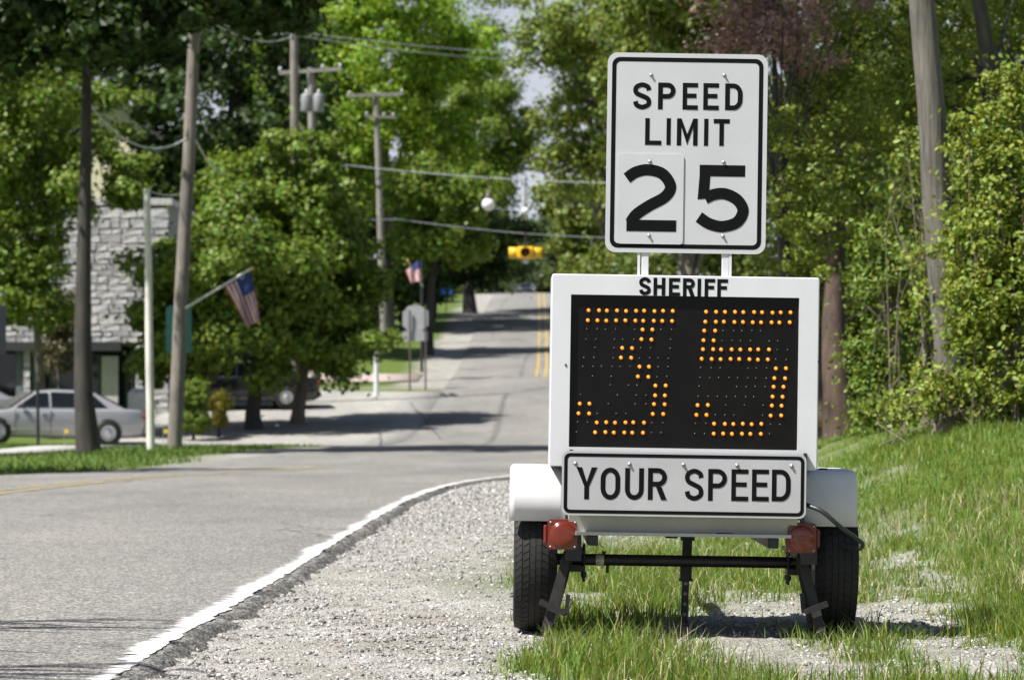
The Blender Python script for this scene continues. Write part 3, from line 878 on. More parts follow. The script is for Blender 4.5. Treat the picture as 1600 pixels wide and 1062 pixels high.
# --- body tub below
bl = T(890, 742, .0); br = T(1248, 742, 0); bt = T(1068, 836, .05)
mb = MB()
x0, x1 = bl.x, br.x; z1 = C0.z - ch / 2 - .004; z0 = bt.z
prof = [(.012, z1), (.012, z1 - .10), (.045, z0 + .018), (.05, z0), (.95, z0), (.98, z1 - .05), (.98, z1)]
mb.prism(prof, 'X', x0, x1)
mb.box(((x0 + x1) / 2, .035, z0 + .004), (x1 - x0 - .05, .06, .012))
mb.build('body', TUBW, trailer)
mb = MB()
for s in (-1, 1): mb.box(((x0 + x1) / 2 + s * .34, .62, z0 - .022), (.04, 1.2, .04), bev=.003)
mb.box(((x0 + x1) / 2, 1.35, z0 - .02), (.05, 1.1, .05), bev=.003)
mb.build('frame', BLACK_ST, trailer)
p = T(1100, 834, .03); mb = MB(); mb.box((p.x, .028, p.z), (px(28), .006, .012)); mb.build('amber_lamp', plain('amber_lens', (.5, .2, .03), .3), trailer)
p = T(1131, 834, .03); mb = MB(); mb.box((p.x, .02, p.z), (px(26), .02, .011), bev=.003); mb.build('lamp_clip', BLACK_ST, trailer)

# --- wheels
WY = .45
def wheel(xc, tilt=0):
    w = empty('wheel', (0, 0, 0)); w.parent = trailer
    ctr = Vector((xc, WY, .287)); Rt = .287; hw = .082
    ty = MB()
    ty.lathe([(.165, -hw * .82), (.19, -hw * .98), (.235, -hw * 1.02), (Rt - .028, -hw * .97), (Rt - .014, -hw * .82), (Rt - .0075, -hw * .55), (Rt - .006, 0), (Rt - .0075, hw * .55), (Rt - .014, hw * .82),
              (Rt - .028, hw * .97), (.235, hw * 1.02), (.19, hw * .98), (.165, hw * .82)], ctr, 'X', 56)
    NB = 62
    ribs = [(-.066, .026, .019, .30), (-.037, .024, .0045, .2), (-.0115, .0205, .001, .0), (.0115, .0205, .001, .0), (.037, .024, .0045, -.2), (.066, .026, .019, -.30)]
    for ri, (rx, rw, drop, sk) in enumerate(ribs):
        for k in range(NB):
            a = 2 * math.pi * (k + (.25 if ri % 2 else 0)) / NB
            da = 2 * math.pi / NB * (.43 if ri not in (2, 3) else .485)
            vs = []
            for (u, v) in ((-1, -1), (1, -1), (1, 1), (-1, 1)):
                for top in (0, 1):
                    x = rx + u * rw / 2
                    aa = a + v * da + u * sk * .11
                    dr = drop * (.35 if (u * rx) < 0 else 1.0) if abs(rx) > .05 else drop * (.6 if (u * rx) < 0 else 1.5)
                    r = Rt - dr if top else Rt - dr - .012
                    vs.append((ctr.x + x, ctr.y + r * math.sin(aa), ctr.z + r * math.cos(aa)))
            ty.add(vs, [(1, 3, 5, 7), (0, 1, 3, 2), (2, 3, 5, 4), (4, 5, 7, 6), (6, 7, 1, 0)])
    ty.build('tyre', RUBBER, w)
    rm = MB(); rm.lathe([(.168, -.06), (.16, -.055), (.15, -.03), (.10, -.03), (.08, -.05), (.03, -.05), (.03, -.07), (.0002, -.07)], ctr, 'X', 32)
    rm.lathe([(.168, .06), (.16, .055), (.15, .03), (.10, .03), (.08, .045), (.03, .045), (.03, .06), (.0002, .06)], ctr, 'X', 32)
    rm.lathe([(.168, -.06), (.168, .06)], ctr, 'X', 32)
    rm.build('rim', WHITE, w)
wl_x = T(836, 875, WY).x; wr_x = T(1297, 880, WY).x
wheel(wl_x); wheel(wr_x)

# --- fenders
def fender(xa, xb, zt_, zb):
    out = [(.155, zb), (.175, zb + .10), (.188, zt_ - .045), (.198, zt_ - .02), (.215, zt_ - .005), (.24, zt_), (.70, zt_), (.725, zt_ - .006), (.742, zt_ - .022), (.752, zt_ - .045), (.775, zb)]
    inn = [(.182, zb), (.20, zb + .09), (.214, zt_ - .052), (.222, zt_ - .036), (.232, zt_ - .028), (.245, zt_ - .024), (.695, zt_ - .024), (.71, zt_ - .029), (.722, zt_ - .04), (.73, zt_ - .055), (.75, zb)]
    st = [(0, .0), (.0, .72), (.003, .42), (.009, .14), (.018, 0), (.021, 0)]
    secs = []
    L = xb - xa
    for d, k in st[1:]: secs.append((xa + d, k))
    for d, k in reversed(st[1:]): secs.append((xb - d, k))
    vs = []; n = len(out)
    for x, k in secs:
        for o, i_ in zip(out, inn):
            vs.append((x, o[0] + (i_[0] - o[0]) * k, o[1] + (i_[1] - o[1]) * k))
        for i_ in inn: vs.append((x, i_[0], i_[1]))
    fs = []; m = 2 * n
    for s in range(len(secs) - 1):
        for i in range(n - 1):
            fs.append((s * m + i, s * m + i + 1, (s + 1) * m + i + 1, (s + 1) * m + i))
            fs.append((s * m + n + i, s * m + n + i + 1, (s + 1) * m + n + i + 1, (s + 1) * m + n + i))
        for e in (0, n - 1): fs.append((s * m + e, s * m + n + e, (s + 1) * m + n + e, (s + 1) * m + e))
    for s in (0, len(secs) - 1):
        for i in range(n - 1): fs.append((s * m + i, s * m + i + 1, s * m + n + i + 1, s * m + n + i))
    mb = MB(); mb.add(vs, fs, 0, True)
    o = mb.build('fender', WHITE_PL, trailer)
    o.data.polygons.foreach_set('use_smooth', [True] * len(o.data.polygons))
    return o
fa = T(797, 728, .2); fb = T(883, 815, .16)
fender(fa.x, fb.x, fa.z, T(830, 813, .16).z)
fc = T(1250, 735, .2); fd = T(1340, 735, .2)
fender(fc.x, fd.x, fd.z, T(1300, 822, .16).z)
mb = MB()
for (xa, xb) in ((883, 905), (1235, 1262)):
    a = T(xa, 770, .3); b = T(xb, 770, .3)
    mb.box(((a.x + b.x) / 2, .4, a.z - .03), (abs(b.x - a.x) + .03, .25, .04))
mb.build('fender_bracket', BLACK_ST, trailer)

# --- tail lights
def lens_mat():
    m, nt, p = new_mat('red_lens')
    tc = nt.nodes.new('ShaderNodeTexCoord')
    wv = nt.nodes.new('ShaderNodeTexWave'); wv.wave_type = 'RINGS'; wv.rings_direction = 'Y'; wv.inputs['Scale'].default_value = 60
    nt.links.new(tc.outputs['Object'], wv.inputs['Vector'])
    r = _ramp(nt, [(0, (.11, .010, .003)), (1, (.26, .028, .005))]); nt.links.new(wv.outputs['Color'], r.inputs['Fac'])
    nt.links.new(r.outputs['Color'], p.inputs['Base Color'])
    p.inputs['Roughness'].default_value = .22; p.inputs['Coat Weight'].default_value = .6
    p.inputs['Subsurface Weight'].default_value = .2; p.inputs['Subsurface Radius'].default_value = (.02, .004, .002)
    bump(nt, p, wv.outputs['Fac'], .35, .002)
    return m
LENS = lens_mat()
REDP = plain('red_plastic', (.17, .017, .005), .35, var=.15, coat=.4)
def taillight(cx, cy, side):
    p = T(cx, cy, .06); s = px(47, .06)
    b = MB(); ring = rrect(0, 0, s, s, .014)
    b.prism(ring, 'Y', .0, .04); b.prism(rrect(0, 0, s * .93, s * .93, .018), 'Y', -.012, -.0005)
    b.box((side * (s / 2 + .008), .022, 0), (.014, .03, s * .6), bev=.004)
    o = b.build('tail_light', REDP, trailer, (p.x, .05, p.z))
    b = MB(); rr = s * .43
    b.lathe([(rr, -.0122), (rr, -.016), (rr * .96, -.0185), (rr * .6, -.021), (rr * .25, -.022), (.0002, -.0215)], (0, 0, 0), 'Y', 32)
    b.build('lens', LENS, o)
    for sx in (-1, 1):
        for sz in (-1, 1):
            b = MB(); b.lathe([(.004, 0), (.004, -.003), (.0002, -.004)], (sx * s * .405, -.012, sz * s * .405), 'Y', 8); b.build('screw', ZINC, o)
    b = MB(); b.box((0, .075, -.005), (.06, .07, .09)); b.box((-side * s * .62, .05, .02), (.03, .02, .02), bev=.004); b.build('lamp_bracket', BLACK_ST, o)
taillight(879, 834, -1); taillight(1251, 840, 1)

# --- axle, spring clamps, swing-down legs, jack, cable
a = T(868, 873, WY); b = T(1262, 878, WY)
mb = MB(); mb.tube([(a.x, WY, (a.z + b.z) / 2), (b.x, WY, (a.z + b.z) / 2)], .0225, 16)
axle = mb.build('axle', BLACK_ST, trailer); az = (a.z + b.z) / 2
p = T(937, 874, WY); mb = MB(); mb.tube([(p.x - .016, WY, az), (p.x + .016, WY, az)], .0238, 16); mb.build('axle_band', plain('worn_label', (.6, .58, .5), .6, var=.5, scale=60), axle)
mb = MB(); mb.tube([(p.x + .03, WY - .005, az - .02), (p.x + .03, WY - .005, az - .05)], .006, 6); mb.tube([(p.x + .015, WY - .02, az + .02), (p.x + .015, WY - .02, az + .035)], .007, 6); mb.build('grease_nipple', BLACK_ST, axle)
for xs_, s in ((897, 1), (1243, -1)):
    q = T(xs_, 875, WY); mb = MB()
    mb.box((q.x, WY, az + .045), (.055, .62, .014)); mb.box((q.x, WY, az + .033), (.05, .45, .012)); mb.box((q.x, WY, az - .035), (.075, .09, .022))
    mb.build('leaf_spring', BLACK_ST, trailer)
    for d in (-.03, .036):
        for yy_ in (-.03, .03):
            mb = MB(); mb.tube([(q.x + d * 1.05, WY + yy_, az + .06), (q.x + d * 1.05, WY + yy_, az - .085)], .0055, 6); mb.tube([(q.x + d * 1.05, WY + yy_, az - .05), (q.x + d * 1.05, WY + yy_, az - .068)], .011, 6)
            mb.build('u_bolt', BLACK_ST, trailer)
    mb = MB(); mb.box((q.x - s * .012, .16, az + .075), (.06, .2, .12)); mb.box((q.x + .0, .2, az + .14), (.05, .12, .05)); mb.build('hanger', BLACK_ST, trailer)
def flat(mb, a, b, w, t):
    a, b = Vector(a), Vector(b); d = (b - a).normalized(); y = Vector((0, 1, 0)); u = d.cross(y).normalized(); y = u.cross(d)
    vs = [p + u * sx * w / 2 + y * sy * t / 2 for p in (a, b) for sx, sy in ((-1, -1), (1, -1), (1, 1), (-1, 1))]
    mb.add(vs, [(0, 1, 2, 3), (7, 6, 5, 4), (0, 4, 5, 1), (1, 5, 6, 2), (2, 6, 7, 3), (3, 7, 4, 0)])
for pts in (((888, 862), (852, 985), (843, 937), (884, 956)), ((1252, 868), (1282, 990), (1290, 940), (1254, 954))):
    dy = .12
    a, b, c, d = (T(x, y, dy) for x, y in pts)
    mb = MB()
    b.z = max(b.z, .004)
    flat(mb, (a.x, dy + .01, a.z), (b.x, dy - .03, b.z), .036, .03)
    s = 1 if d.x > c.x else -1
    flat(mb, (a.x + s * .012, dy + .04, a.z - .02), (b.x + s * .03, dy + .03, b.z + .03), .02, .012)
    mb.build('stabiliser_leg', RUSTY, trailer)
    mb = MB(); flat(mb, (c.x, dy - .055, c.z), (d.x, dy - .055, d.z), .022, .012); mb.tube([(d.x - s * .01, dy - .065, d.z + .004), (d.x - s * .01, dy + .05, d.z + .004)], .009, 8)
    flat(mb, (d.x, dy - .02, d.z - .006), (d.x + s * .008, dy - .02, d.z + .07), .016, .008)
    mb.build('leg_lever', RUSTY, trailer)
q = T(855, 868, .3); mb = MB(); mb.tube([(q.x - .02, .22, az + .01), (q.x + .06, .22, az + .006)], .006, 6); mb.tube([(q.x - .015, .22, az + .03), (q.x + .05, .22, az + .028)], .005, 6); mb.build('linkage', BLACK_ST, trailer)
jy = .75
p0 = T(1074, 836, jy); p1 = T(1071, 900, jy); p2 = T(1068, 955, jy)
mb = MB(); mb.box((p0.x, jy, p0.z - .008), (.055, .06, .022)); flat(mb, (p0.x, jy, p0.z), (p1.x, jy, p1.z), .038, .038); flat(mb, (p1.x, jy, p1.z + .06), (p1.x, jy, p1.z - .01), .046, .046)
mb.box((p1.x, jy, p1.z - .012), (.054, .054, .01)); flat(mb, (p1.x, jy, p1.z), (p2.x, jy, 0.0), .028, .028)
mb.box((p2.x, jy, .01), (.12, .12, .012))
jack = mb.build('jack', BLACK_ST, trailer)
for k in range(5):
    t = .08 + k * .2; z = p1.z * (1 - t) ; x = p1.x + (p2.x - p1.x) * t
    mb = MB(); mb.lathe([(.0075, 0), (.0002, -.0004)], (x, jy - .0146, z - .01), 'Y', 8); mb.build('jack_hole', plain('bare_metal', (.4, .4, .36), .5), jack)
cp = [T(x, y, d) for x, y, d in ((1252, 784, .02), (1262, 789, .0), (1285, 799, -.03), (1312, 822, -.02), (1338, 841, .06), (1347, 849, .08), (1343, 856, .1), (1330, 855, .13), (1316, 851, .16))]
cp = [Vector(v) for v in spline([tuple(v) for v in cp], 6)]
mb = MB(); mb.tube(cp, px(3.6), 8); mb.build('cable', plain('black_cable', (.03, .03, .03), .4), trailer)
p = T(1290, 741, .2); mb = MB(); mb.box((p.x, .30, fd.z + .003), (px(9), .03, .006), rot=Matrix.Rotation(.4, 3, 'Z')); mb.build('scuff_patch', BLACKP, trailer)

# ------------------------------------------------------------------ buildings across the road
STONE = []
for k, c in enumerate(((.46, .45, .45), (.52, .51, .51), (.42, .41, .42), (.54, .52, .51), (.48, .46, .45), (.44, .44, .45))):
    STONE.append(plain('pale_stone_%d' % k, c, .9, var=.18, scale=7, bumpy=.5, bdist=.03))
MORTAR = plain('mortar', (.34, .335, .33), .95, scale=12)
DARKTRIM = plain('dark_trim', (.03, .032, .035), .6)
DGLASS = plain('dark_glass', (.012, .014, .017), .08, var=.1, spec=.6)
BY = 88.0; bs = FPX / BY
def BX(x): return (x - 800) / bs
def BZ(y): return CAM_H - (y - HOR) / bs
bld = empty('stone_shop_building', (BX(190), BY, BZ(690)))
tag(bld, 'grey stone shop building behind the parked silver sedan', 'building')
ox, oy, oz = bld.location
def bpart(name, boxes, mat, parent=None, bev=0.0):
    mb = MB()
    for (x0, x1, ya, yb, z0, z1) in boxes: mb.box(((x0 + x1) / 2 - ox, (ya + yb) / 2 - oy, (z0 + z1) / 2 - oz), (x1 - x0, yb - ya, z1 - z0), bev=bev)
    return mb.build(name, mat, parent or bld)
bx0, bx1 = -20.0, BX(264); zt_top = BZ(318); zl = BZ(538); zg = BZ(700)
upw = bpart('upper_wall', [(bx0, bx1 - .02, BY + .04, BY + 12, zl, zt_top - .04)], MORTAR)
bpart('parapet', [(bx0 - .1, bx1 + .1, BY - .08, BY + 12.1, zt_top - .04, zt_top + .16)], STONE[3])
shape = []
for v in range(6):
    mb = MB(); mb.box((0, 0, 0), (1, 1, 1), bev=.06)
    mb.v = [(x + random.uniform(-.03, .03), y + random.uniform(-.12, .12), z + random.uniform(-.03, .03)) for x, y, z in mb.v]
    o = mb.build('stone', STONE[v], upw); shape.append(o.data); bpy.data.objects.remove(o)
def stones(x0, x1, z0, z1, parent, yf, hrow=.225, wmean=.44):
    z = z0
    while z < z1 - .08:
        h = min(random.uniform(.6, 1.45) * hrow, z1 - z); x = x0
        while x < x1 - .05:
            w = min(random.uniform(.6, 1.5) * wmean, x1 - x)
            if x1 - x - w < .2: w = x1 - x
            o = bpy.data.objects.new('stone', random.choice(shape)); put(o, parent)
            o.location = (x + w / 2 - ox, yf - oy, z + h / 2 - oz); o.scale = (w - .03, .11 + random.uniform(0, .04), h - .025)
            x += w
        z += h
stones(-16.6, bx1, zl + .05, zt_top - .06, upw, BY + .02)
bpart('lintel', [(bx0, BX(190), BY - .25, BY + .3, BZ(548), BZ(534))], DARKTRIM)
pier1 = bpart('stone_pier', [(BX(212), bx1 - .02, BY + .04, BY + 12, zg, zl - .002)], MORTAR)
stones(BX(212), bx1, zg, zl - .02, pier1, BY + .02)
pier2 = bpart('stone_pier', [(BX(37), BX(47), BY + .04, BY + .5, zg, zl - .002)], MORTAR); stones(BX(36), BX(48), zg, zl - .02, pier2, BY + .02, .3, .3)
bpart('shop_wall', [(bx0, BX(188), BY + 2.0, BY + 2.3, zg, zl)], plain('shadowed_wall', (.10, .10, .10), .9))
bpart('door_panel', [(BX(157), BX(183), BY + .2, BY + .34, zg, BZ(556))], plain('pale_grey_panel', (.50, .50, .47), .7))
bpart('column', [(BX(24), BX(34), BY + .1, BY + .4, zg, zl - .01)], plain('slate_paint', (.14, .16, .18), .6))
bpart('column', [(BX(50), BX(57), BY + .1, BY + .4, zg, zl - .01)], plain('slate_paint', (.14, .16, .18), .6))
for x0_, x1_ in ((190, 212), (70, 150), (-60, 20)):
    w_ = bpart('shop_window', [(BX(x0_), BX(x1_), BY + .9, BY + 1.0, zg + .25, BZ(552))], DGLASS)
    bpart('window_frame', [(BX(x0_), BX(x0_) + .07, BY + .84, BY + .895, zg + .25, BZ(552)), (BX(x1_) - .07, BX(x1_), BY + .84, BY + .895, zg + .25, BZ(552))], plain('green_frame', (.10, .16, .10), .6), w_)
bpart('floor_slab', [(bx0, bx1, BY - .1, BY + 12, zg - .3, zg)], CONC)

def house(name, label, X, Y, w, d, h, roofh, wallc, roofc):
    zg_ = float(zt(X, Y)) - .3
    hs = empty(name, (X, Y, zg_)); tag(hs, label, 'house')
    mb = MB(); mb.prism([(-w / 2, 0), (w / 2, 0), (w / 2, h), (0, h + roofh - .1), (-w / 2, h)], 'Y', 0, d); mb.build('wall', wallc, hs)
    mb = MB()
    for s in (-1, 1):
        mb.add([(0, -.4, h + roofh), (0, d + .4, h + roofh), (s * (w / 2 + .4), d + .4, h - .25), (s * (w / 2 + .4), -.4, h - .25), (0, -.4, h + roofh + .18), (0, d + .4, h + roofh + .18), (s * (w / 2 + .4), d + .4, h - .07), (s * (w / 2 + .4), -.4, h - .07)],
               [(0, 1, 2, 3), (4, 5, 6, 7), (0, 3, 7, 4), (1, 2, 6, 5), (2, 3, 7, 6)])
    rf = mb.build('roof', roofc, hs)
    mb = MB(); mb.box((w * .2, d * .5, h + roofh), (.6, .6, 1.6)); mb.build('chimney', plain('brick_grey', (.16, .14, .13), .9), rf)
    for (wx, wz) in ((-w * .25, h * .35), (w * .25, h * .35), (-w * .25, h * .75), (w * .25, h * .75)):
        mb = MB(); mb.box((wx, -.03, wz), (1.2, .06, 1.5)); wi = mb.build('window', plain('white_trim', (.75, .74, .7), .6), hs)
        mb = MB(); mb.box((wx, -.065, wz), (1.0, .01, 1.3)); mb.build('pane', DGLASS, wi)
    mb = MB(); mb.box((0, -.04, 1.1), (1.0, .08, 2.2)); mb.build('door', DARKTRIM, hs)
    return hs
hp = W(175, 260, 126)
house('cream_house', 'cream house gable showing between the leaves above the stone building', hp.x, 126, 7.0, 9, 7.4, 3.4, plain('cream_siding', (.70, .66, .46), .7, scale=2), plain('shingle', (.12, .11, .11), .9))

# ------------------------------------------------------------------ vehicles
def car_paint(name, c):
    m, nt, p = new_mat(name); n = noise(nt, 3, 3)
    r = _ramp(nt, [(.3, tuple(v * .93 for v in c)), (.7, c)]); nt.links.new(n.outputs['Fac'], r.inputs['Fac']); nt.links.new(r.outputs['Color'], p.inputs['Base Color'])
    p.inputs['Metallic'].default_value = .35; p.inputs['Roughness'].default_value = .32; p.inputs['Coat Weight'].default_value = .8
    return m
CHROME = plain('chrome', (.75, .75, .76), .12, metal=1, var=.05)
RIM = plain('wheel_alloy', (.5, .5, .52), .35, metal=.7, var=.1)
PLASTIC = plain('black_plastic', (.02, .02, .022), .6)
def make_car(name, paint):
    """sedan, front towards -X, origin on the ground under its middle; 4.95 x 1.85 x 1.43 m"""
    c = empty(name)
    # longitudinal stations: x, z bottom, z shoulder, half width
    lo = [(-2.47, .42, .60, .62), (-2.42, .24, .68, .78), (-2.2, .20, .78, .86), (-1.6, .19, .86, .91), (-1.0, .19, .93, .925), (-.3, .19, .94, .93), (.6, .19, .955, .93), (1.3, .19, .97, .92), (1.9, .20, .98, .89), (2.3, .24, .96, .83), (2.44, .32, .90, .74), (2.48, .45, .80, .62)]
    vs = []; prof_n = 10
    for x, zb, zs_, hw in lo:
        ring = [(hw * .86, zb), (hw * .97, zb + .10), (hw * 1.0, zb + (zs_ - zb) * .5), (hw * .985, zs_ - .10), (hw * .93, zs_ - .015)]
        pts = ring + [(-a, b) for a, b in reversed(ring)]
        vs += [(x, a, b) for a, b in pts]
    fs = []
    for i in range(len(lo) - 1):
        for k in range(prof_n):
            k2 = (k + 1) % prof_n
            fs.append((i * prof_n + k, i * prof_n + k2, (i + 1) * prof_n + k2, (i + 1) * prof_n + k))
    fs += [tuple(range(prof_n)), tuple(range((len(lo) - 1) * prof_n, len(lo) * prof_n))]
    mb = MB(); mb.add(vs, fs, 0, True); mb.build('body', paint, c)
    # greenhouse
    gh = [(-1.12, .92, .80), (-.42, 1.36, .60), (.1, 1.43, .60), (.75, 1.42, .60), (1.15, 1.36, .58), (1.92, .96, .76)]
    base = .90; vs = []
    for x, z, hw in gh:
        zb = base; hb = .84
        k = (z - .9) / .53
        vs += [(x, hb, zb), (x, hw + .03, z - .05), (x, hw - .05, z), (x, -hw + .05, z), (x, -hw - .03, z - .05), (x, -hb, zb)]
    fs = []
    for i in range(len(gh) - 1):
        for k in range(5): fs.append((i * 6 + k, i * 6 + k + 1, (i + 1) * 6 + k + 1, (i + 1) * 6 + k))
    mb = MB(); mb.add(vs, fs, 0, True); rf = mb.build('roof', paint, c)
    for s in (-1, 1):
        def yy(z): return s * (.845 - (z - .90) / .48 * .20 + .008)
        for poly in ([(-.95, .97), (-.12, .97), (-.12, 1.345), (-.40, 1.33)], [(-.04, .97), (.78, .97), (.78, 1.35), (-.04, 1.36)], [(.84, .97), (1.42, .99), (1.08, 1.30), (.84, 1.34)]):
            mb = MB(); mb.add([(x, yy(z), z) for x, z in poly] + [(x, yy(z) - s * .02, z) for x, z in poly], [(0, 1, 2, 3), (4, 5, 6, 7), (0, 1, 5, 4), (1, 2, 6, 5), (2, 3, 7, 6), (3, 0, 4, 7)])
            mb.build('window', DGLASS, c)
        mb = MB(); mb.tube([(-.95, yy(.955), .955), (1.45, yy(.955), .962)], .011, 6); mb.build('window_trim', CHROME, c)
        mb = MB(); mb.box((-.82, s * .99, 1.0), (.12, .20, .13), bev=.03); mb.build('mirror', PLASTIC, c)
        for hx in (-.28, .65):
            mb = MB(); mb.box((hx + .02, s * .935, .80), (.16, .03, .03), bev=.008); mb.build('door_handle', paint, c)
        for lx in (-1.0, -.08, .86):
            mb = MB(); mb.box((lx, s * .925, .60), (.012, .012, .60)); mb.build('door_gap', PLASTIC, c)
        mb = MB(); mb.box((0, s * .932, .40), (2.2, .02, .06), bev=.006); mb.build('side_moulding', paint, c)
        mb = MB(); mb.box((-2.36, s * .62, .62), (.12, .34, .13), bev=.03); mb.build('headlight', plain('headlight', (.8, .8, .78), .1), c)
        mb = MB(); mb.box((2.42, s * .60, .76), (.10, .36, .14), bev=.03); mb.build('tail_lamp', plain('tail_lamp', (.3, .015, .012), .2), c)
        for wx in (-1.45, 1.43):
            w = empty('wheel'); w.parent = c
            mb = MB(); mb.lathe([(.36, -.005), (.36, .02), (.33, .03)], (wx, s * .915, .335), 'Y', 24) if s < 0 else mb.lathe([(.36, .005), (.36, -.02), (.33, -.03)], (wx, s * .915, .335), 'Y', 24)
            mb.lathe([(.36, s * .0), (.0002, s * .0)], (wx, s * .918, .335), 'Y', 24); mb.build('wheel_arch', PLASTIC, w)
            mb = MB(); mb.lathe([(.20, -.10), (.30, -.10), (.33, -.07), (.335, 0), (.33, .07), (.30, .10), (.20, .10)], (wx, s * .84, .335), 'Y', 28); mb.build('tyre', RUBBER, w)
            mb = MB(); mb.lathe([(.215, s * .09), (.20, s * .105), (.18, s * .085), (.07, s * .10), (.06, s * .115), (.0002, s * .115)], (wx, s * .84, .335), 'Y', 20); mb.build('rim', RIM, w)
    # glass front and back
    for poly, nm in (([(-1.11, .77, .935), (-1.11, -.77, .935), (-.46, -.57, 1.345), (-.46, .57, 1.345)], 'windscreen'), ([(1.90, .70, .985), (1.90, -.70, .985), (1.19, -.54, 1.35), (1.19, .54, 1.35)], 'rear_window')):
        d = Vector((-.35, 0, .35)) * .05 if nm == 'windscreen' else Vector((.02, 0, .02))
        mb = MB(); mb.add([Vector(p) + d for p in poly] + [Vector(p) for p in poly], [(0, 1, 2, 3), (4, 5, 6, 7), (0, 1, 5, 4), (1, 2, 6, 5), (2, 3, 7, 6), (3, 0, 4, 7)]); mb.build(nm, DGLASS, c)
    mb = MB(); mb.box((-2.46, 0, .58), (.05, .8, .14), bev=.01); mb.build('grille', PLASTIC, c)
    mb = MB(); mb.box((-2.45, 0, .36), (.10, 1.5, .12), bev=.03); mb.build('bumper', paint, c)
    mb = MB(); mb.box((2.47, 0, .42), (.08, 1.5, .16), bev=.03); mb.build('bumper', paint, c)
    mb = MB(); mb.box((2.50, 0, .72), (.012, .32, .15)); mb.build('licence_plate', plain('plate_white', (.7, .7, .7), .5), c)
    return c
SILVER = car_paint('silver_paint', (.42, .42, .43))
sed = make_car('parked_sedan', SILVER)
def place_car(c, x, Y, yaw, label, group='cars parked beside the road', roll=0):
    X = (x - 800) * Y / FPX
    c.location = (X, Y, float(zt(X, Y)) + .03); c.rotation_euler = (0, roll, yaw)
    tag(c, label, 'car', group)
def repaint(c, m):
    for ch in c.children:
        if ch.data and ch.data.materials and ch.data.materials[0] == SILVER:
            ch.data = ch.data.copy(); ch.data.materials[0] = m
    return c
place_car(sed, 70, 75.5, R(23), 'silver four-door sedan parked behind the dark tree trunk', roll=R(1.2))
c2 = repaint(copy_tree(sed), car_paint('grey_paint', (.30, .31, .33))); c2.name = 'parked_sedan'
place_car(c2, -95, 82, R(12), 'grey car cut by the left edge beyond the silver sedan')
c3 = repaint(copy_tree(sed), car_paint('black_paint', (.02, .021, .025))); c3.name = 'parked_sedan'
place_car(c3, 372, 90.0, R(8), 'black car parked in shade under the two maples')
c5 = repaint(copy_tree(sed), car_paint('pale_paint', (.55, .53, .48))); c5.name = 'distant_car'
place_car(c5, 795, 395, R(80), 'pale car coming over the far hilltop', 'cars far up the road')
c6 = repaint(copy_tree(sed), car_paint('navy_paint', (.03, .04, .07))); c6.name = 'distant_car'
place_car(c6, 823, 372, R(82), 'dark blue car far up the road beside the centre line', 'cars far up the road')
for c in (c5, c6): c.location.z = float(zr(c.location.y)) + ROADZ
mb = MB(); p = W(219, 690, 80)
mb.box((0, 0, .68), (.62, .6, 1.25), bev=.12); cab2 = mb.build('utility_cabinet', plain('cabinet_grey', (.45, .45, .44), .6), None, (p.x, 80, float(zt(p.x, 80))))
tag(cab2, 'rounded light grey cabinet behind the boot of the silver sedan', 'cabinet')

# ------------------------------------------------------------------ poles, wires, signs, flags, lamps
POLE = bark_mat('weathered_pole', (.23, .205, .185), .3)
POLE2 = bark_mat('grey_pole', (.30, .285, .265), .3)
def pole_obj(name, label, cat, pb, pt, r0, r1, mat, group=None, n=12):
    """pb, pt: (x, y) pixel of base and top at distance Y"""
    e = empty(name, pb); tag(e, label, cat, group)
    mb = MB(); t = np.linspace(0, 1, 7)
    d = Vector(pt) - Vector(pb)
    pts = [d * float(k) + Vector((0, 0, -.3 if k == 0 else 0)) for k in t]
    pts = [p + Vector((math.sin(i * 1.9) * r0 * .06, 0, 0)) for i, p in enumerate(pts)]
    mb.tube(pts, [r0 + (r1 - r0) * float(k) for k in t], n); mb.build('shaft', mat, e)
    return e
def GP(x, Y): X = (x - 800) * Y / FPX; return Vector((X, Y, float(zt(X, Y))))
def insulators(e, P, mat=None):
    for p in P:
        q = Vector(p) - e.location
        mb = MB(); mb.lathe([(.03, 0), (.07, .02), (.04, .06), (.07, .09), (.03, .14), (.0002, .15)], q, 'Z', 10); mb.build('insulator', plain('porcelain', (.6, .6, .62), .25), e)
GRP = 'wooden utility poles'
p1 = pole_obj('utility_pole', 'tall leaning grey utility pole carrying a slanted flag', 'pole', GP(272, 62), W(304, 28, 62), .16, .125, POLE, GRP)
p2 = pole_obj('utility_pole', 'plain brown pole top rising behind the round maple', 'pole', GP(461, 92), W(459, 38, 92), .16, .13, POLE, GRP)
p3 = pole_obj('utility_pole', 'utility pole with crossarm and two pale transformer cans', 'pole', GP(492, 101), W(485, 105, 101), .16, .12, POLE2, GRP)
p4 = pole_obj('utility_pole', 'grey T-shaped utility pole standing alone before the bright tree', 'pole', GP(601, 126), W(587, 146, 126), .17, .13, POLE2, GRP)
def crossarm(e, Y, x0, y0, x1, y1, n_ins, mat=POLE2, sz=.12):
    a, b = W(x0, y0, Y - .2), W(x1, y1, Y - .2); mb = MB()
    d = (b - a); q = (a + b) / 2 - e.location
    mb.box(q, (d.length, .1, sz), rot=Matrix.Rotation(math.atan2(-d.z, d.x), 3, 'Y')); mb.build('crossarm', mat, e)
    insulators(e, [a + d * t + Vector((0, 0, sz / 2)) for t in n_ins])
crossarm(p3, 101, 435, 113, 533, 107, (.02, .3, .7, .98))
crossarm(p4, 126, 543, 149, 630, 146, (.03, .5, .97))
crossarm(p4, 126, 570, 181, 619, 183, (.05, .6, .9), POLE2, .09)
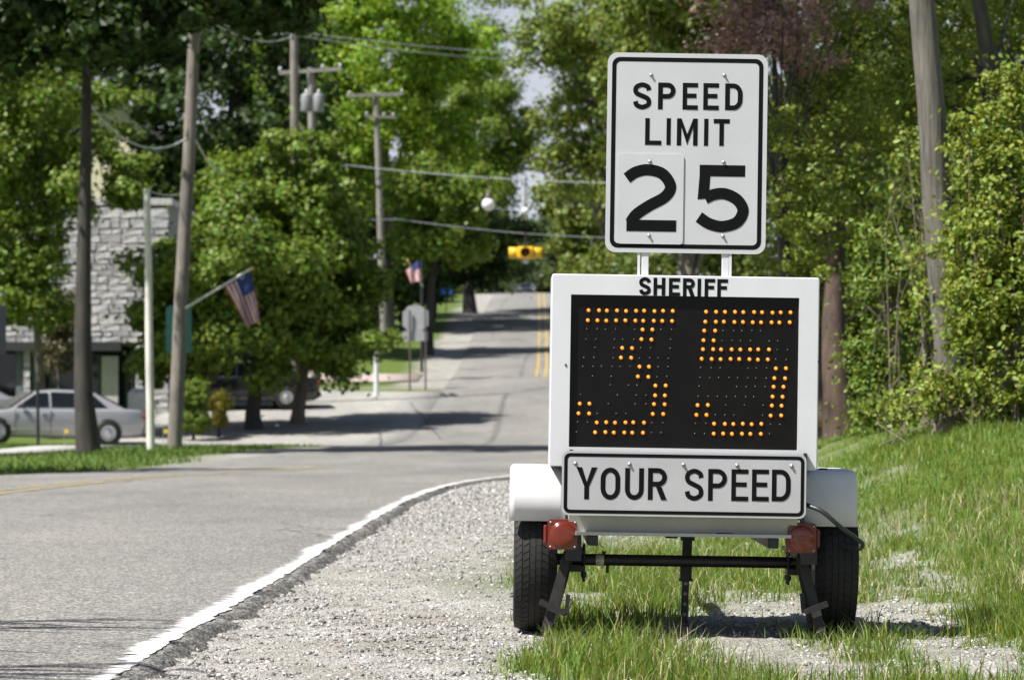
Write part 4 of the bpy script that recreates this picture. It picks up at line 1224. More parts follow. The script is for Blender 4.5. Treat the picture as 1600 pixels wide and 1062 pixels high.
for xx in (478, 497):
    q = W(xx, 160, 100.4) - p3.location; mb = MB(); mb.lathe([(.0002, -.32), (.17, -.31), (.19, -.28), (.19, .24), (.16, .3), (.08, .33), (.0002, .34)], q, 'Z', 16); tc_ = mb.build('transformer_can', plain('can_grey', (.24, .25, .25), .45), p3)
    mb = MB(); mb.lathe([(.04, .32), (.05, .38), (.03, .46), (.0002, .48)], q, 'Z', 8); mb.build('bushing', plain('porcelain', (.6, .6, .62), .25), tc_)
q0, q1 = W(466, 192, 100.5) - p3.location, W(492, 228, 100.5) - p3.location
mb = MB(); mb.tube([q0, q1], .07, 6); mb.build('brace', POLE2, p3)
wp = pole_obj('white_post', 'slim white post with peeling paint beside the leaning pole', 'post', GP(236, 61), W(229, 294, 61), .09, .07, plain('white_post_paint', (.72, .69, .62), .6, var=.25, scale=3, stretch=(1, 1, .3)))
rp = pole_obj('utility_pole', 'thick cracked wooden pole rising through the bushes on the verge', 'pole', GP(1492, 23.2), W(1436, -90, 23.2), .128, .10, bark_mat('old_pole', (.15, .138, .122), .6, 38, .05), GRP, 20)
tp = pole_obj('sign_post', 'thin dark post before the doors of the silver sedan', 'post', GP(60, 64), W(59, 596, 64), .035, .035, PLASTIC)
mb = MB(); q = W(-18, 515, 64) - tp.location
mp = pole_obj('marker_post', 'short white marker post by the twin-post road sign', 'post', GP(588, 95), W(588, 522, 95), .085, .085, plain('marker_white', (.68, .70, .72), .6))
bp_ = pole_obj('wooden_post', 'beige wooden post near the small blue sign', 'post', GP(673, 163), W(673, 426, 163), .17, .15, plain('beige_wood', (.42, .36, .26), .8))
fp2 = pole_obj('flag_post', 'dark slim post carrying the farther flag', 'post', GP(659, 108), W(659, 405, 108), .06, .05, PLASTIC)

def wire(label, pts, r=.018, sag=.0, mat=None):
    P = [W(*p) for p in pts]; out = []
    for i in range(len(P) - 1):
        for t in np.linspace(0, 1, 14, endpoint=(i == len(P) - 2)):
            out.append(P[i].lerp(P[i + 1], float(t)) - Vector((0, 0, sag * 4 * t * (1 - t))))
    o0 = out[0].copy(); mb = MB(); mb.tube([p - o0 for p in out], r * .62, 6)
    o = mb.build('overhead_wire', mat or plain('wire_grey', (.30, .32, .33), .5), None, o0)
    return tag(o, label, 'wire', 'overhead wires')
LW = plain('pale_wire', (.5, .53, .55), .5)
wire('thick cable sagging between dark trunk and leaning utility pole', [(130, 150, 58.5), (290, 216, 61.8)], .03, .55, LW)
wire('cable dropping from leaning utility pole behind the round maple', [(303, 214, 62.2), (352, 272, 80)], .03, .2, LW)
wire('highest wire crossing above the street between the poles', [(330, 30, 62), (459, 48, 91.8), (990, 88, 118)], .026, .2, LW)
wire('second wire just under the highest street crossing wire', [(330, 34, 62), (459, 54, 91.8), (990, 95, 118)], .02, .3, LW)
w2 = wire('wire with hanging globe lamps above the road', [(455, 245, 92), (545, 258, 95), (960, 286, 97)], .03, .1, LW)
wire('span wire holding the yellow flashing beacon', [(461, 325, 92), (620, 342, 94), (1010, 372, 96)], .025, .15)
wire('short wire from the white post top to the leaning pole', [(231, 297, 61), (277, 304, 62)], .018, .05, LW)
wire('faint wire from the T-shaped pole up the hill', [(545, 148, 126), (800, 330, 330)], .02, 1.0)
wire('wire linking the crossarm pole and the T-shaped pole', [(533, 106, 101), (630, 145, 126)], .02, .5)

def globe_lamp(x, y, rpx, Y, topy, label):
    c = W(x, y, Y); r = rpx * Y / FPX; t = W(x, topy, Y)
    e = empty('hanging_lamp', c); tag(e, label, 'lamp', 'hanging globe lamps')
    mb = MB(); mb.lathe([(.0002, -r), (r * .5, -r * .87), (r * .87, -r * .5), (r, 0), (r * .87, r * .5), (r * .5, r * .87)], (0, 0, 0), 'Z', 18); mb.build('globe', plain('opal_glass', (.80, .80, .80), .12, var=.04), e)
    mb = MB(); mb.lathe([(r * .6, r * .8), (r * .62, r * 1.0), (r * .35, r * 1.4), (r * .25, r * 2.0), (.0002, r * 2.05)], (0, 0, 0), 'Z', 12); mb.tube([(0, 0, r * 1.9), (0, 0, t.z - c.z)], .025, 6); mb.build('cap', plain('bronze_cap', (.10, .08, .07), .6), e)
globe_lamp(763, 319, 10.5, 96, 274, 'larger white globe lamp hanging before the trees')
globe_lamp(821, 329, 6.5, 96, 278, 'smaller white globe lamp right above the yellow beacon')

# yellow four-way flashing beacon
bc = W(821, 395, 95)
be = empty('traffic_beacon', bc); tag(be, 'yellow flashing traffic beacon hanging over the road', 'traffic light')
YEL = plain('signal_yellow', (.80, .47, .02), .4, var=.06)
s = 95 / FPX
mb = MB(); mb.box((0, 0, 0), (26 * s, 26 * s, 19 * s), bev=.05); mb.build('housing', YEL, be)
for ang in (0, 90, 180, 270):
    m_ = Matrix.Rotation(R(ang), 3, 'Z')
    mb = MB(); mb.lathe([(.17, -13 * s), (.18, -14 * s), (.185, -26 * s), (.165, -26 * s), (.16, -14 * s)], (0, 0, 0), 'Y', 18); mb.v = [tuple(m_ @ Vector(v)) for v in mb.v]; vz = mb.build('visor', YEL, be)
    mb = MB(); mb.lathe([(.155, -14.5 * s), (.08, -16 * s), (.0002, -16.4 * s)], (0, 0, 0), 'Y', 16); mb.v = [tuple(m_ @ Vector(v)) for v in mb.v]; mb.build('lens', plain('dark_red_lens', (.05, .008, .006), .2), vz)
mb = MB(); mb.tube([(0, 0, 9 * s), (0, 0, W(821, 361, 95).z - bc.z)], .03, 6); mb.build('hanger', PLASTIC, be)
mb = MB(); mb.lathe([(.12, -10 * s), (.10, -16 * s), (.0002, -17 * s)], (0, 0, 0), 'Z', 12); mb.build('bottom_cap', plain('pale_cap', (.6, .62, .6), .5), be)

# twin-post road sign seen from behind
sp = GP(651, 98); sg = empty('road_sign', sp); tag(sg, 'cluster of road signs seen from behind on two thin posts', 'sign')
k = 98 / FPX
def sgp(x, y): return W(x, y, 98) - sp
for x_ in (640.5, 665):
    a = sgp(x_, 485); mb = MB(); mb.box((a.x, -.05, (a.z - .2) / 2), (.06, .05, a.z + .2)); mb.build('post', plain('brown_post', (.10, .08, .07), .8), sg)
for (cx, cy_, w, h, r_, dy) in ((648, 498, 31, 42, .22, .03), (636, 498, 14, 26, .06, .06), (662, 497, 14, 26, .06, .06), (648.5, 525, 40, 15, .03, .01)):
    a = sgp(cx, cy_); mb = MB(); mb.prism(rrect(a.x, a.z, w * k, h * k, r_), 'Y', dy, dy + .012); mb.build('sign_panel', ALU, sg)
bsp = GP(697, 160); bs_ = empty('blue_sign', bsp); tag(bs_, 'small blue sign on a post up the hill', 'sign')
a = W(697, 455, 160) - bsp; mb = MB(); mb.prism(rrect(a.x, a.z, .62, .34, .04), 'Y', -.05, -.03); mb.build('sign_panel', plain('sign_blue', (.03, .10, .45), .5), bs_)
mb = MB(); mb.box((a.x, 0, a.z / 2), (.06, .05, a.z)); mb.build('post', PLASTIC, bs_)
a = W(279, 515, 62.4); mb = MB(); mb.prism(rrect(0, 0, 40 * 62.4 / FPX, 76 * 62.4 / FPX, .12), 'Y', -.02, .02)
gs = mb.build('green_sign', plain('teal_paint', (.003, .055, .05), .5), None, (a.x, 62.4, a.z)); tag(gs, 'dark green rounded sign mounted behind the leaning pole', 'sign')
a = W(-6, 515, 63); mb = MB(); mb.prism(rrect(0, 0, 30 * 63 / FPX, 76 * 63 / FPX, .03), 'Y', -.03, .03); mb.box((-.1, .06, -1.3), (.08, .06, 2.9))
ds = mb.build('dark_sign', plain('slate_sign', (.015, .017, .025), .5), None, (a.x, 63, a.z)); tag(ds, 'dark slate sign cut by the left picture edge', 'sign')

def flag(name, label, s0, s1, h0, h1, f0, f1, Y, rs, wobble):
    """staff from s0 to s1; hoist between h0, h1; fly end f0, f1 (pixels)"""
    b = W(*s0, Y); e = empty(name, b); tag(e, label, 'flag', 'flags on slanted staffs')
    t = W(*s1, Y) - b; t.y -= .35
    mb = MB(); mb.tube([(0, 0, 0), t], rs, 8); sf = mb.build('staff', plain('white_staff', (.66, .66, .62), .5), e)
    mb = MB(); mb.lathe([(.0002, -.05), (.035, -.03), (.045, 0), (.035, .03), (.0002, .05)], t, 'Z', 10); mb.build('finial', plain('brass', (.6, .42, .1), .4), sf)
    A, B, C_, D = (W(*p, Y) - b for p in (h0, h1, f0, f1))
    off = lambda u: t.y * u
    nu, nv = 26, 20; V = []
    for i in range(nu + 1):
        for j in range(nv + 1):
            u, v = i / nu, j / nv
            p = (A.lerp(B, u)).lerp(C_.lerp(D, u), v)
            p = p + Vector((.03 * math.sin(u * 9 + v * 2) * v, -.25 + wobble * math.sin(u * 11 + v * 3 + 1) * (.3 + v), .03 * math.sin(v * 5) * v))
            V.append(p)
    me = {'red': [], 'white': [], 'canton': []}
    for i in range(nu):
        for j in range(nv):
            st = i // 2
            q = (i * (nv + 1) + j, i * (nv + 1) + j + 1, (i + 1) * (nv + 1) + j + 1, (i + 1) * (nv + 1) + j)
            if i >= 12 and j < 8: me['canton'].append(q)
            else: me['red' if st % 2 == 0 else 'white'].append(q)
    cl_ = []
    allf = me['red'] + me['white'] + me['canton']; mi = [0] * len(me['red']) + [1] * len(me['white']) + [2] * len(me['canton'])
    o = mesh_np('cloth', np.array([tuple(v) for v in V]), np.array(allf), [plain('flag_red', (.42, .06, .07), .8), plain('flag_white', (.66, .64, .64), .8), plain('flag_blue', (.035, .05, .19), .8, var=.3, scale=26)], e, mi, True)
    so = o.modifiers.new('thickness', 'SOLIDIFY'); so.thickness = .004
    return e
flag('hung_flag', 'nearer striped flag hanging from the leaning pole', (290, 481), (396, 420), (352, 450), (393, 426), (386, 510), (410, 498), 61.7, .028, .07)
flag('hung_flag', 'farther striped flag above the twin-post road sign', (660, 447), (637, 407), (634, 424), (654, 407), (641, 442), (662, 436), 107.8, .025, .05)

for k_, (x, Y, lb) in enumerate(((101, 66, 'yellow marker flag in the grass before the silver sedan'), (256, 64, 'yellow marker flag between white post and leaning pole'))):
    g = GP(x, Y); e = empty('marker_flag', g); tag(e, lb, 'marker flag', 'small yellow marker flags')
    mb = MB(); mb.tube([(0, 0, 0), (0, 0, .42)], .008, 5); mb.build('wire_stem', ZINC, e)
    mb = MB(); mb.box((.045, 0, .36), (.08, .01, .09)); mb.build('pennant', plain('marker_yellow', (.75, .55, .02), .6), e)

# ------------------------------------------------------------------ trees and bushes
def leaf_quads(P, size, N, six=False):
    n = len(P)
    nn = N + rng.normal(0, .5, (n, 3)); nn[:, 2] += .3
    nn /= np.linalg.norm(nn, axis=1)[:, None]
    r = rng.normal(0, 1, (n, 3)); t = np.cross(nn, r); t /= np.linalg.norm(t, axis=1)[:, None]
    b = np.cross(nn, t)
    s = size * rng.uniform(.6, 1.3, n)[:, None]
    if not six:
        V = np.stack([P - t * s * .5, P + b * s * .36 - nn * s * .08, P + t * s * .5, P - b * s * .36 - nn * s * .08], 1)
        return V.reshape(-1, 3), np.arange(n * 4).reshape(n, 4)
    V = np.stack([P - t * s * .5, P + b * s * .30 - t * s * .18 + nn * s * .1, P + b * s * .27 + t * s * .2 + nn * s * .08, P + t * s * .52, P - b * s * .27 + t * s * .2 + nn * s * .08, P - b * s * .30 - t * s * .18 + nn * s * .1], 1)
    i = np.arange(n)[:, None] * 6
    return V.reshape(-1, 3), np.concatenate([i + np.array([[0, 1, 2, 3]]), i + np.array([[0, 3, 4, 5]])])
def crown_points(c, rad, nc, per, cr, shell=.55, low=-.9, stray=.05):
    nc = int(nc * 1.25)
    d = rng.normal(0, 1, (nc * 2, 3)); d /= np.linalg.norm(d, axis=1)[:, None]
    d = d[d[:, 2] > low][:nc]; nc = len(d)
    rr = shell + (1 - shell) * rng.random(nc) ** .7
    irr = 1 + .20 * np.sin(d[:, 0] * 5 + c[0] * 3) + .18 * np.sin(d[:, 2] * 6 + c[1]) + rng.normal(0, .08, nc); irr = np.clip(irr, .6, 1.22)
    C = np.array(c) + d * (rr * irr)[:, None] * np.array(rad)
    csz = cr * .74 * rng.uniform(.5, 1.4, nc)
    q = rng.normal(0, 1, (nc, per, 3)); q /= np.linalg.norm(q, axis=2)[:, :, None]
    q = q * (rng.random((nc, per, 1)) ** .45)
    P = C[:, None] + q * csz[:, None, None] * np.array([1.15, 1.15, .75])
    st = rng.random((nc, per, 1)) < stray
    P = P + st * rng.normal(0, .75 + (stray > .1) * .6, (nc, per, 3)) * csz[:, None, None]
    N = (q * .9 + d[:, None] * .4)
    return C, P.reshape(-1, 3), N.reshape(-1, 3)
def tree(name, label, base, crowns, mat, leaf, trunk_r, bark, group=None, six=False, limbs=9, cat='tree', trunk_top=None, bend=0.0, lt=(.45, .9)):
    """base: ground point; crowns: list of (centre, radii, n clumps, leaves per clump, clump radius, shell)"""
    base = Vector(base)
    e = empty(name, base); tag(e, label, cat, group)
    o = np.array(tuple(base)); VV = []; FF = []; nb = 0; Cs = []
    for (c, rad, nc, per, cr, sh) in crowns:
        C, P, N = crown_points(np.array(c), rad, nc, per, cr, sh, stray=.24 if six else .05)
        V, F = leaf_quads(P - o, leaf, N, six)
        VV.append(V); FF.append(F + nb); nb += len(V); Cs.append(C)
    cro = mesh_np('crown', np.concatenate(VV), np.concatenate(FF), mat, e)
    cro['kind'] = 'stuff'
    C = np.concatenate(Cs)
    c0 = np.array(crowns[0][0]); top = Vector(trunk_top if trunk_top is not None else c0) - base
    mb = MB(); pts = []; rs = []
    for k in range(9):
        t = k / 8
        p = top * t + Vector((math.sin(t * 4 + base.x) * trunk_r * .5 + bend * t * (1 - t), math.cos(t * 3 + base.x) * trunk_r * .4, 0))
        if k == 0: p = Vector((0, 0, -.3))
        pts.append(p); rs.append(trunk_r * (1.35 if k == 0 else 1.0 - .72 * t))
    mb.tube(pts, rs, 12)
    idx = rng.choice(len(C), min(limbs, len(C)), replace=False)
    for i in idx:
        tgt = Vector(C[i] - o); t = float(np.clip(rng.uniform(*lt), 0, 1)); a = pts[int(t * 8)]
        mid = a.lerp(tgt, .5) + Vector((rng.normal(0, .15), rng.normal(0, .15), .12 * (tgt - a).length))
        r0 = trunk_r * .38 * (1.2 - t)
        mb.tube([a, a.lerp(mid, .5) + Vector((0, 0, .05)), mid, tgt], [r0, r0 * .75, r0 * .5, r0 * .15], 6)
    mb.build('trunk', bark, e)
    return e
def PX(x, y, Y, rx, ry, ryd=None):
    """crown centre and radii from a pixel ellipse at distance Y"""
    c = W(x, y, Y); k = Y / FPX
    return tuple(c), (rx * k, (ryd if ryd else (rx + ry) / 2 * k), ry * k)
BARK_D = bark_mat('dark_bark', (.055, .05, .045), .4)
BARK_G = bark_mat('grey_bark', (.17, .15, .13), .4)
BARK_R = bark_mat('red_brown_bark', (.095, .060, .046), .45)
L_MAPLE = leaf_mat('maple_leaf', (.145, .22, .026), .03, .5, .28)
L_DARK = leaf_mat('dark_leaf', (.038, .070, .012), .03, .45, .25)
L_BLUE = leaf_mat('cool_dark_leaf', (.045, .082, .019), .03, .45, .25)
L_BRIGHT = leaf_mat('spring_leaf', (.22, .34, .030), .03, .45, .36)
L_YG = leaf_mat('yellow_green_leaf', (.18, .235, .045), .035, .5, .32)
L_OLIVE = leaf_mat('olive_leaf', (.125, .17, .030), .03, .45, .35)
L_SHRUB = leaf_mat('shrub_leaf', (.20, .255, .036), .035, .55, .26)
L_REDBUD = leaf_mat('plum_leaf', (.34, .21, .22), .03, .45, .3)
L_GREY = leaf_mat('greyish_leaf', (.10, .14, .06), .03, .4, .35)
def cr_(x, y, Y, rx, ry, nc, per, cr, sh=.5, ryd=None):
    c, r = PX(x, y, Y, rx, ry, ryd); return (c, r, nc, per, cr, sh)
L_MIX = leaf_mat('fresh_leaf', (.15, .215, .032), .04, .6, .24)
G_L = 'trees across the road'; G_H = 'trees along the hill road'; G_R = 'trees behind the verge'
# left side
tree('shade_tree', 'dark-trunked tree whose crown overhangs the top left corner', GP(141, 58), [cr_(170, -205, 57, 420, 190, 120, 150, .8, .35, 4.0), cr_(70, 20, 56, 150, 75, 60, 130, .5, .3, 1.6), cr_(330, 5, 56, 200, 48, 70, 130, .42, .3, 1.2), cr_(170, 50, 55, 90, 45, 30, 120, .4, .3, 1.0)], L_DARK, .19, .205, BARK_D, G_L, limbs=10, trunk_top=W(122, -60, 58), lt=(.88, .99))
tree('leafy_tree', 'leafy green tree in front of the dark porch of the stone building', GP(70, 80), [cr_(25, 230, 79, 90, 190, 85, 210, .7, .3), cr_(40, 430, 79, 72, 110, 60, 150, .5, .3), cr_(115, 290, 78, 40, 70, 16, 90, .45, .3), cr_(200, 285, 79, 42, 55, 22, 100, .4, .3), cr_(150, 225, 79, 35, 25, 10, 90, .35, .3), cr_(160, 170, 80, 60, 45, 14, 100, .5, .3)], L_MAPLE, .15, .14, BARK_G, G_L, limbs=14)
tree('round_maple', 'rounded maple with dark trunk next to the leaning pole', GP(398, 82), [cr_(355, 445, 82, 135, 165, 120, 255, .75, .45), cr_(272, 525, 81, 72, 80, 34, 225, .5, .4)], L_MAPLE, .17, .24, BARK_D, G_L, limbs=14, trunk_top=W(395, 460, 82))
tree('round_maple', 'rounded maple with pale trunk nearer the road', GP(462, 84), [cr_(482, 425, 84, 112, 180, 130, 255, .75, .45), cr_(450, 300, 84, 110, 90, 40, 225, .6, .4), cr_(535, 520, 83, 68, 70, 30, 210, .5, .4)], L_MAPLE, .17, .20, BARK_G, G_L, limbs=14)
tree('tall_dark_tree', 'tall dark tree behind the leaning pole', GP(330, 116), [cr_(370, 150, 116, 150, 200, 110, 170, 1.2, .5), cr_(250, 60, 115, 120, 100, 50, 150, 1.0, .4)], L_BLUE, .27, .4, BARK_D, G_L)
tree('tall_dark_tree', 'tall green tree left of the cream house', GP(20, 114), [cr_(5, 150, 114, 105, 230, 110, 160, 1.2, .45)], L_MAPLE, .28, .4, BARK_D, G_L)
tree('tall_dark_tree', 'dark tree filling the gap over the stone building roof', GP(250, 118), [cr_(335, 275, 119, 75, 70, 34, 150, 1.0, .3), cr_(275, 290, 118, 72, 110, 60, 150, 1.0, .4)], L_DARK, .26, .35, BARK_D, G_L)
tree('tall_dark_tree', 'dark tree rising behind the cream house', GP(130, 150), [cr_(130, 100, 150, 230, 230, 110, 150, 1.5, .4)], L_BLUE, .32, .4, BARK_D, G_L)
tree('bright_tree', 'tall bright green tree behind the T-shaped pole', GP(600, 138), [cr_(600, 120, 138, 120, 230, 130, 255, 1.25, .5), cr_(520, 230, 136, 90, 130, 50, 225, 1.0, .45), cr_(690, 120, 138, 90, 150, 56, 225, 1.0, .45)], L_BRIGHT, .22, .4, BARK_G, G_L)
tree('bright_tree', 'bright green tree top behind the crossarm pole', GP(455, 150), [cr_(455, 60, 150, 120, 140, 80, 225, 1.2, .45)], L_BRIGHT, .23, .4, BARK_G, G_L)
tree('bright_tree', 'green tree beside the sky gap behind the larger globe lamp', GP(735, 158), [cr_(752, 215, 158, 92, 200, 125, 225, 1.15, .4)], L_MAPLE, .21, .35, BARK_D, G_H)
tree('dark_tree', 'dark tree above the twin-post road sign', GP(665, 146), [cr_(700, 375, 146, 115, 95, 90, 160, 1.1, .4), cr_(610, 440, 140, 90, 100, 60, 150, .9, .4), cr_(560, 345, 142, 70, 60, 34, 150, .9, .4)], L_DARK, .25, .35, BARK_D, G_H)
tree('dark_tree', 'dark tree between the farther flag and the globe lamps', GP(668, 119), [cr_(690, 325, 119, 80, 95, 70, 150, .9, .4)], L_MAPLE, .24, .22, BARK_D, G_H)
tree('hillside_bush', 'grey-green bush beside the far left lane', GP(735, 205), [cr_(740, 440, 205, 50, 40, 46, 130, 1.0, .3)], L_GREY, .25, .2, BARK_D, 'hillside bushes', cat='bush')
tree('hillside_bush', 'dark bush behind the small blue sign', GP(668, 178), [cr_(655, 440, 178, 60, 55, 46, 130, 1.0, .3)], L_DARK, .25, .2, BARK_D, 'hillside bushes', cat='bush')
tree('hilltop_tree', 'dark tree at the far hilltop left of the pale car', GP(745, 330), [cr_(760, 395, 330, 55, 75, 70, 120, 2.0, .3)], L_BLUE, .45, .4, BARK_D, G_H)
tree('hilltop_tree', 'pale green tree closing the far end of the road', GP(870, 470), [cr_(862, 395, 470, 62, 85, 80, 120, 3.0, .3)], L_GREY, .7, .5, BARK_D, G_H)
tree('hilltop_tree', 'green tree far behind the yellow beacon', GP(800, 520), [cr_(808, 410, 520, 50, 60, 60, 120, 3.0, .3)], L_GREY, .7, .5, BARK_D, G_H)
# right of the road
tree('roadside_tree', 'yellow-green tree behind the left edge of the speed limit sign', GP(985, 150), [cr_(940, 340, 150, 90, 125, 100, 140, 1.2, .35)], L_YG, .27, .3, BARK_G, G_R)
tree('roadside_tree', 'loose thin-leaved tree beside the sky gap', GP(985, 100), [cr_(940, 130, 100, 95, 150, 90, 90, .8, .3), cr_(858, 55, 98, 62, 75, 38, 70, .7, .3), cr_(868, 210, 99, 38, 70, 16, 60, .6, .3), cr_(985, 20, 97, 110, 70, 40, 90, .8, .3), cr_(905, 270, 100, 55, 60, 22, 80, .7, .3)], L_YG, .18, .22, BARK_G, G_R, limbs=44)
tree('roadside_tree', 'olive tree right behind the speed limit sign', GP(1090, 62), [cr_(1070, 160, 62, 130, 190, 150, 150, .6, .35), cr_(1080, -20, 60, 150, 60, 50, 130, .55, .3)], L_YG, .15, .2, BARK_G, G_R, limbs=20)
tree('roadside_tree', 'deep green tree behind the display cabinet', GP(1080, 78), [cr_(1080, 420, 78, 180, 170, 100, 130, .9, .4)], L_OLIVE, .19, .2, BARK_D, G_R)
tree('plum_tree', 'purple-leaved tree above the corner of the speed limit sign', GP(1250, 31), [cr_(1205, 40, 30.5, 145, 115, 90, 55, .24, .2)], L_REDBUD, .05, .08, BARK_D, G_R, limbs=24)
tree('woodland_tree', 'tree with thick reddish trunk beside the display cabinet', GP(1317, 30), [cr_(1290, 190, 33, 150, 190, 130, 120, .30, .3), cr_(1300, 300, 28.6, 125, 150, 110, 60, .19, .2), cr_(1255, 440, 32, 80, 110, 50, 120, .25, .3)], L_SHRUB, .046, .165, BARK_R, G_R, limbs=14, trunk_top=W(1310, 230, 30.6), lt=(.8, .98))
tree('woodland_tree', 'tree with slim brown trunk behind the cabinet edge', GP(1291, 31.5), [cr_(1370, 80, 37, 180, 150, 80, 170, .42, .35)], L_OLIVE, .085, .10, BARK_R, G_R, limbs=8, trunk_top=W(1294, 60, 33.5), lt=(.85, .98))
tree('woodland_tree', 'dark leaning tree behind the top of the thick wooden pole', GP(1600, 29), [cr_(1570, 60, 31, 150, 170, 110, 130, .28, .3), cr_(1430, 130, 29, 90, 120, 60, 80, .2, .2)], L_SHRUB, .046, .19, BARK_D, G_R, limbs=16, trunk_top=W(1515, -60, 28.5))
tree('woodland_tree', 'shaded tree deep behind the bushes', GP(1430, 52), [cr_(1400, 330, 50, 250, 330, 150, 150, .9, .35)], L_DARK, .16, .25, BARK_D, G_R, limbs=20)
tree('woodland_tree', 'shaded tree far behind the yellow-green bush', GP(1640, 48), [cr_(1640, 300, 46, 200, 330, 110, 150, .85, .35)], L_DARK, .16, .25, BARK_D, G_R, limbs=20)
tree('woodland_tree', 'unseen high canopy tree added to shade the woods', GP(1500, 36), [((0.3, 29.8, 9.6), (3.2, 6.2, 1.4), 170, 140, .6, .2), ((5.0, 33, 8.6), (2.2, 3.0, 1.5), 40, 130, .6, .2)], L_OLIVE, .15, .25, BARK_D, G_R, limbs=20)  # crowns out of view, added and positioned to throw dappled shade on the woods
G_B = 'bushes along the verge'
TWIG = bark_mat('twig_bark', (.20, .165, .13), .35)
def bush(label, x, Y, parts, mat, leaf, twigs=26, cr=.17, six=True, stems=10):
    g = GP(x, Y); k = Y / FPX
    e = tree('verge_bush', label, g, [cr_(px_, py_, Y + dy, rx, ry, nc, per, cr, .2, max(.35, min(rx, ry) * k)) for (px_, py_, rx, ry, dy, nc, per) in parts], mat, leaf, .028, TWIG, G_B, six, twigs, 'bush')
    top = [W(q[0], q[1], Y + q[4]) for q in parts]
    for i in range(stems):          # arching bare stems
        q = parts[i % len(parts)]; t = W(q[0] + random.uniform(-1, 1) * q[2] * 1.1, q[1] - random.uniform(-.4, 1.0) * q[3], Y + q[4] + random.uniform(-.25, .25)) - g
        b0 = Vector((random.uniform(-.5, .5), random.uniform(-.3, .3), -.05)); h = t.z
        mid = b0.lerp(t, .55) + Vector((random.uniform(-.15, .15), random.uniform(-.1, .1), h * .12))
        mb = MB(); mb.tube([b0, b0.lerp(mid, .5), mid, mid.lerp(t, .6) + Vector((0, 0, .05)), t], [.006, .005, .004, .003, .0012], 5); mb.build('stem', TWIG, e)
    return e
bush('big yellow-green bush filling the right edge behind the pole', 1590, 22.2, [(1570, 300, 80, 110, .3, 82, 48), (1590, 440, 90, 120, 0, 100, 46), (1530, 470, 60, 120, .1, 72, 38), (1620, 580, 90, 70, -.2, 54, 38), (1530, 220, 50, 60, .4, 28, 34), (1590, 150, 60, 70, .5, 36, 34), (1490, 380, 30, 60, .4, 21, 28)], L_SHRUB, .046, 80, .12, True, 22)
bush('leafy bush between the reddish trunk and the wooden pole', 1395, 27, [(1390, 420, 70, 110, 0, 64, 41), (1370, 560, 60, 70, 0, 46, 36), (1430, 320, 50, 90, .3, 43, 32), (1440, 520, 40, 90, .4, 36, 28), (1355, 640, 36, 40, -.3, 25, 28), (1420, 620, 50, 50, .3, 32, 32)], L_MIX, .050, 60, .14, True, 14)
bush('sparse bush clinging to the left side of the wooden pole', 1450, 25, [(1440, 250, 50, 80, .2, 32, 24), (1450, 440, 40, 90, 0, 28, 24)], L_SHRUB, .050, 30, .14, True, 8)
bush('low leafy bush at the foot of the wooden pole', 1460, 22.6, [(1470, 610, 50, 45, .1, 28, 28), (1525, 620, 45, 50, .2, 28, 28), (1410, 640, 40, 30, .8, 21, 24), (1590, 640, 50, 30, 0, 25, 24)], L_SHRUB, .044, 24, .11, True, 10)
bush('shaded bush under the trees beside the cabinet', 1240, 36, [(1240, 560, 110, 110, 0, 36, 110), (1330, 520, 60, 110, 0.5, 24, 110)], L_OLIVE, .085, 20, .35, False, 8)
bush('shaded undergrowth bush behind the reddish trunk', 1400, 38, [(1400, 560, 160, 100, 0, 50, 110), (1560, 540, 130, 120, 0, 40, 110)], L_OLIVE, .09, 20, .4, False, 8)
tree('porch_shrub', 'dull brownish shrub before the shop porch behind the dark trunk', GP(92, 84), [cr_(88, 525, 83.5, 34, 62, 40, 120, .35, .3)], leaf_mat('brownish_leaf', (.11, .10, .045), .03, .5, .2), .11, .06, BARK_G, None, limbs=14, cat='shrub')
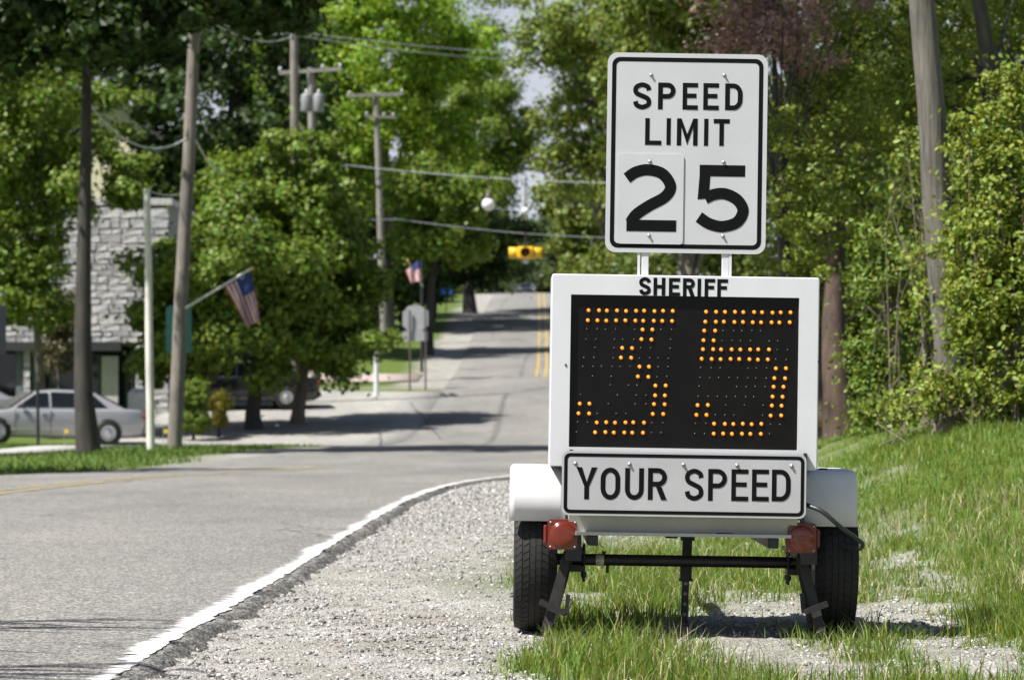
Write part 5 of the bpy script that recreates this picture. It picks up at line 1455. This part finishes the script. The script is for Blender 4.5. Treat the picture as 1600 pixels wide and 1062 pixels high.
# clipped shrubs by the maples
G_S = 'clipped shrubs by the shop'
def shrub(label, parts, mat, Y, x):
    return tree('clipped_shrub', label, GP(x, Y), [cr_(px_, py_, Y, rx, ry, 80, 120, .14, .8) for px_, py_, rx, ry in parts], mat, .05, .05, BARK_D, G_S, limbs=6, cat='shrub')
shrub('two-tier clipped green shrub right of the leaning pole', [(304, 617, 24, 22), (304, 650, 24, 15), (304, 664, 22, 10)], L_MAPLE, 78, 304)
shrub('small yellow clipped shrub beside the two-tier shrub', [(343, 630, 12, 15), (343, 655, 10, 12)], leaf_mat('golden_leaf', (.22, .20, .02), .02, .3), 79, 343)
tree('roadside_tree', 'roadside tree shading the far grass strip at the edge of the view', (-12.6, 41.0, float(zt(-12.6, 41.0))), [((-11.6, 41.5, 7.6), (2.6, 3.2, 1.9), 70, 130, .6, .3)], L_MAPLE, .18, .2, BARK_D, G_L)
# roadside tree outside the frame whose drooping branch shades the near lane
def frond_tree():
    base = Vector((-9.6, 5.0, float(zt(-9.6, 5.0))))
    e = empty('overhanging_tree', base); tag(e, 'drooping branch tree beside the near lane', 'tree')
    mb = MB(); mb.tube([(0, 0, -.3), (.1, .1, 2), (.3, .2, 4.5)], [.2, .16, .08], 10)
    ends = []
    for (gx, gy, h) in ((-1.75, 11.75, 2.6), (-1.85, 11.35, 2.8), (-1.5, 9.75, 2.5), (-1.75, 9.4, 2.4), (-2.4, 10.4, 2.7)):
        cot = h / math.tan(R(SUN_EL)); t = Vector((gx + SUN_DIR.x * cot, gy + SUN_DIR.y * cot, h)) - base; ends.append(t)
        mb.tube([(.2, .15, 3.8), t * .45 + Vector((0, 0, 2.6)), t * .8 + Vector((-.1, 0, .75)), t], [.06, .04, .022, .004], 8)
    mb.build('trunk', BARK_D, e)
    for t in ends:
        for k in range(9):
            a = t * 1.0 + Vector((-.9 * k / 8, -.05 * k, .22 * k / 8 + .05)); s_ = 1 if k % 2 else -1
            d = Vector((.75 + .3 * random.random(), s_ * (.05 + .22 * random.random()), -.12 - .2 * random.random())) * random.uniform(.5, 1.0)
            mb = MB(); mb.tube([a, a + d * .45 + Vector((0, 0, .05)), a + d], [.008, .02, .003], 5); mb.build('twig', BARK_D, e)
frond_tree()
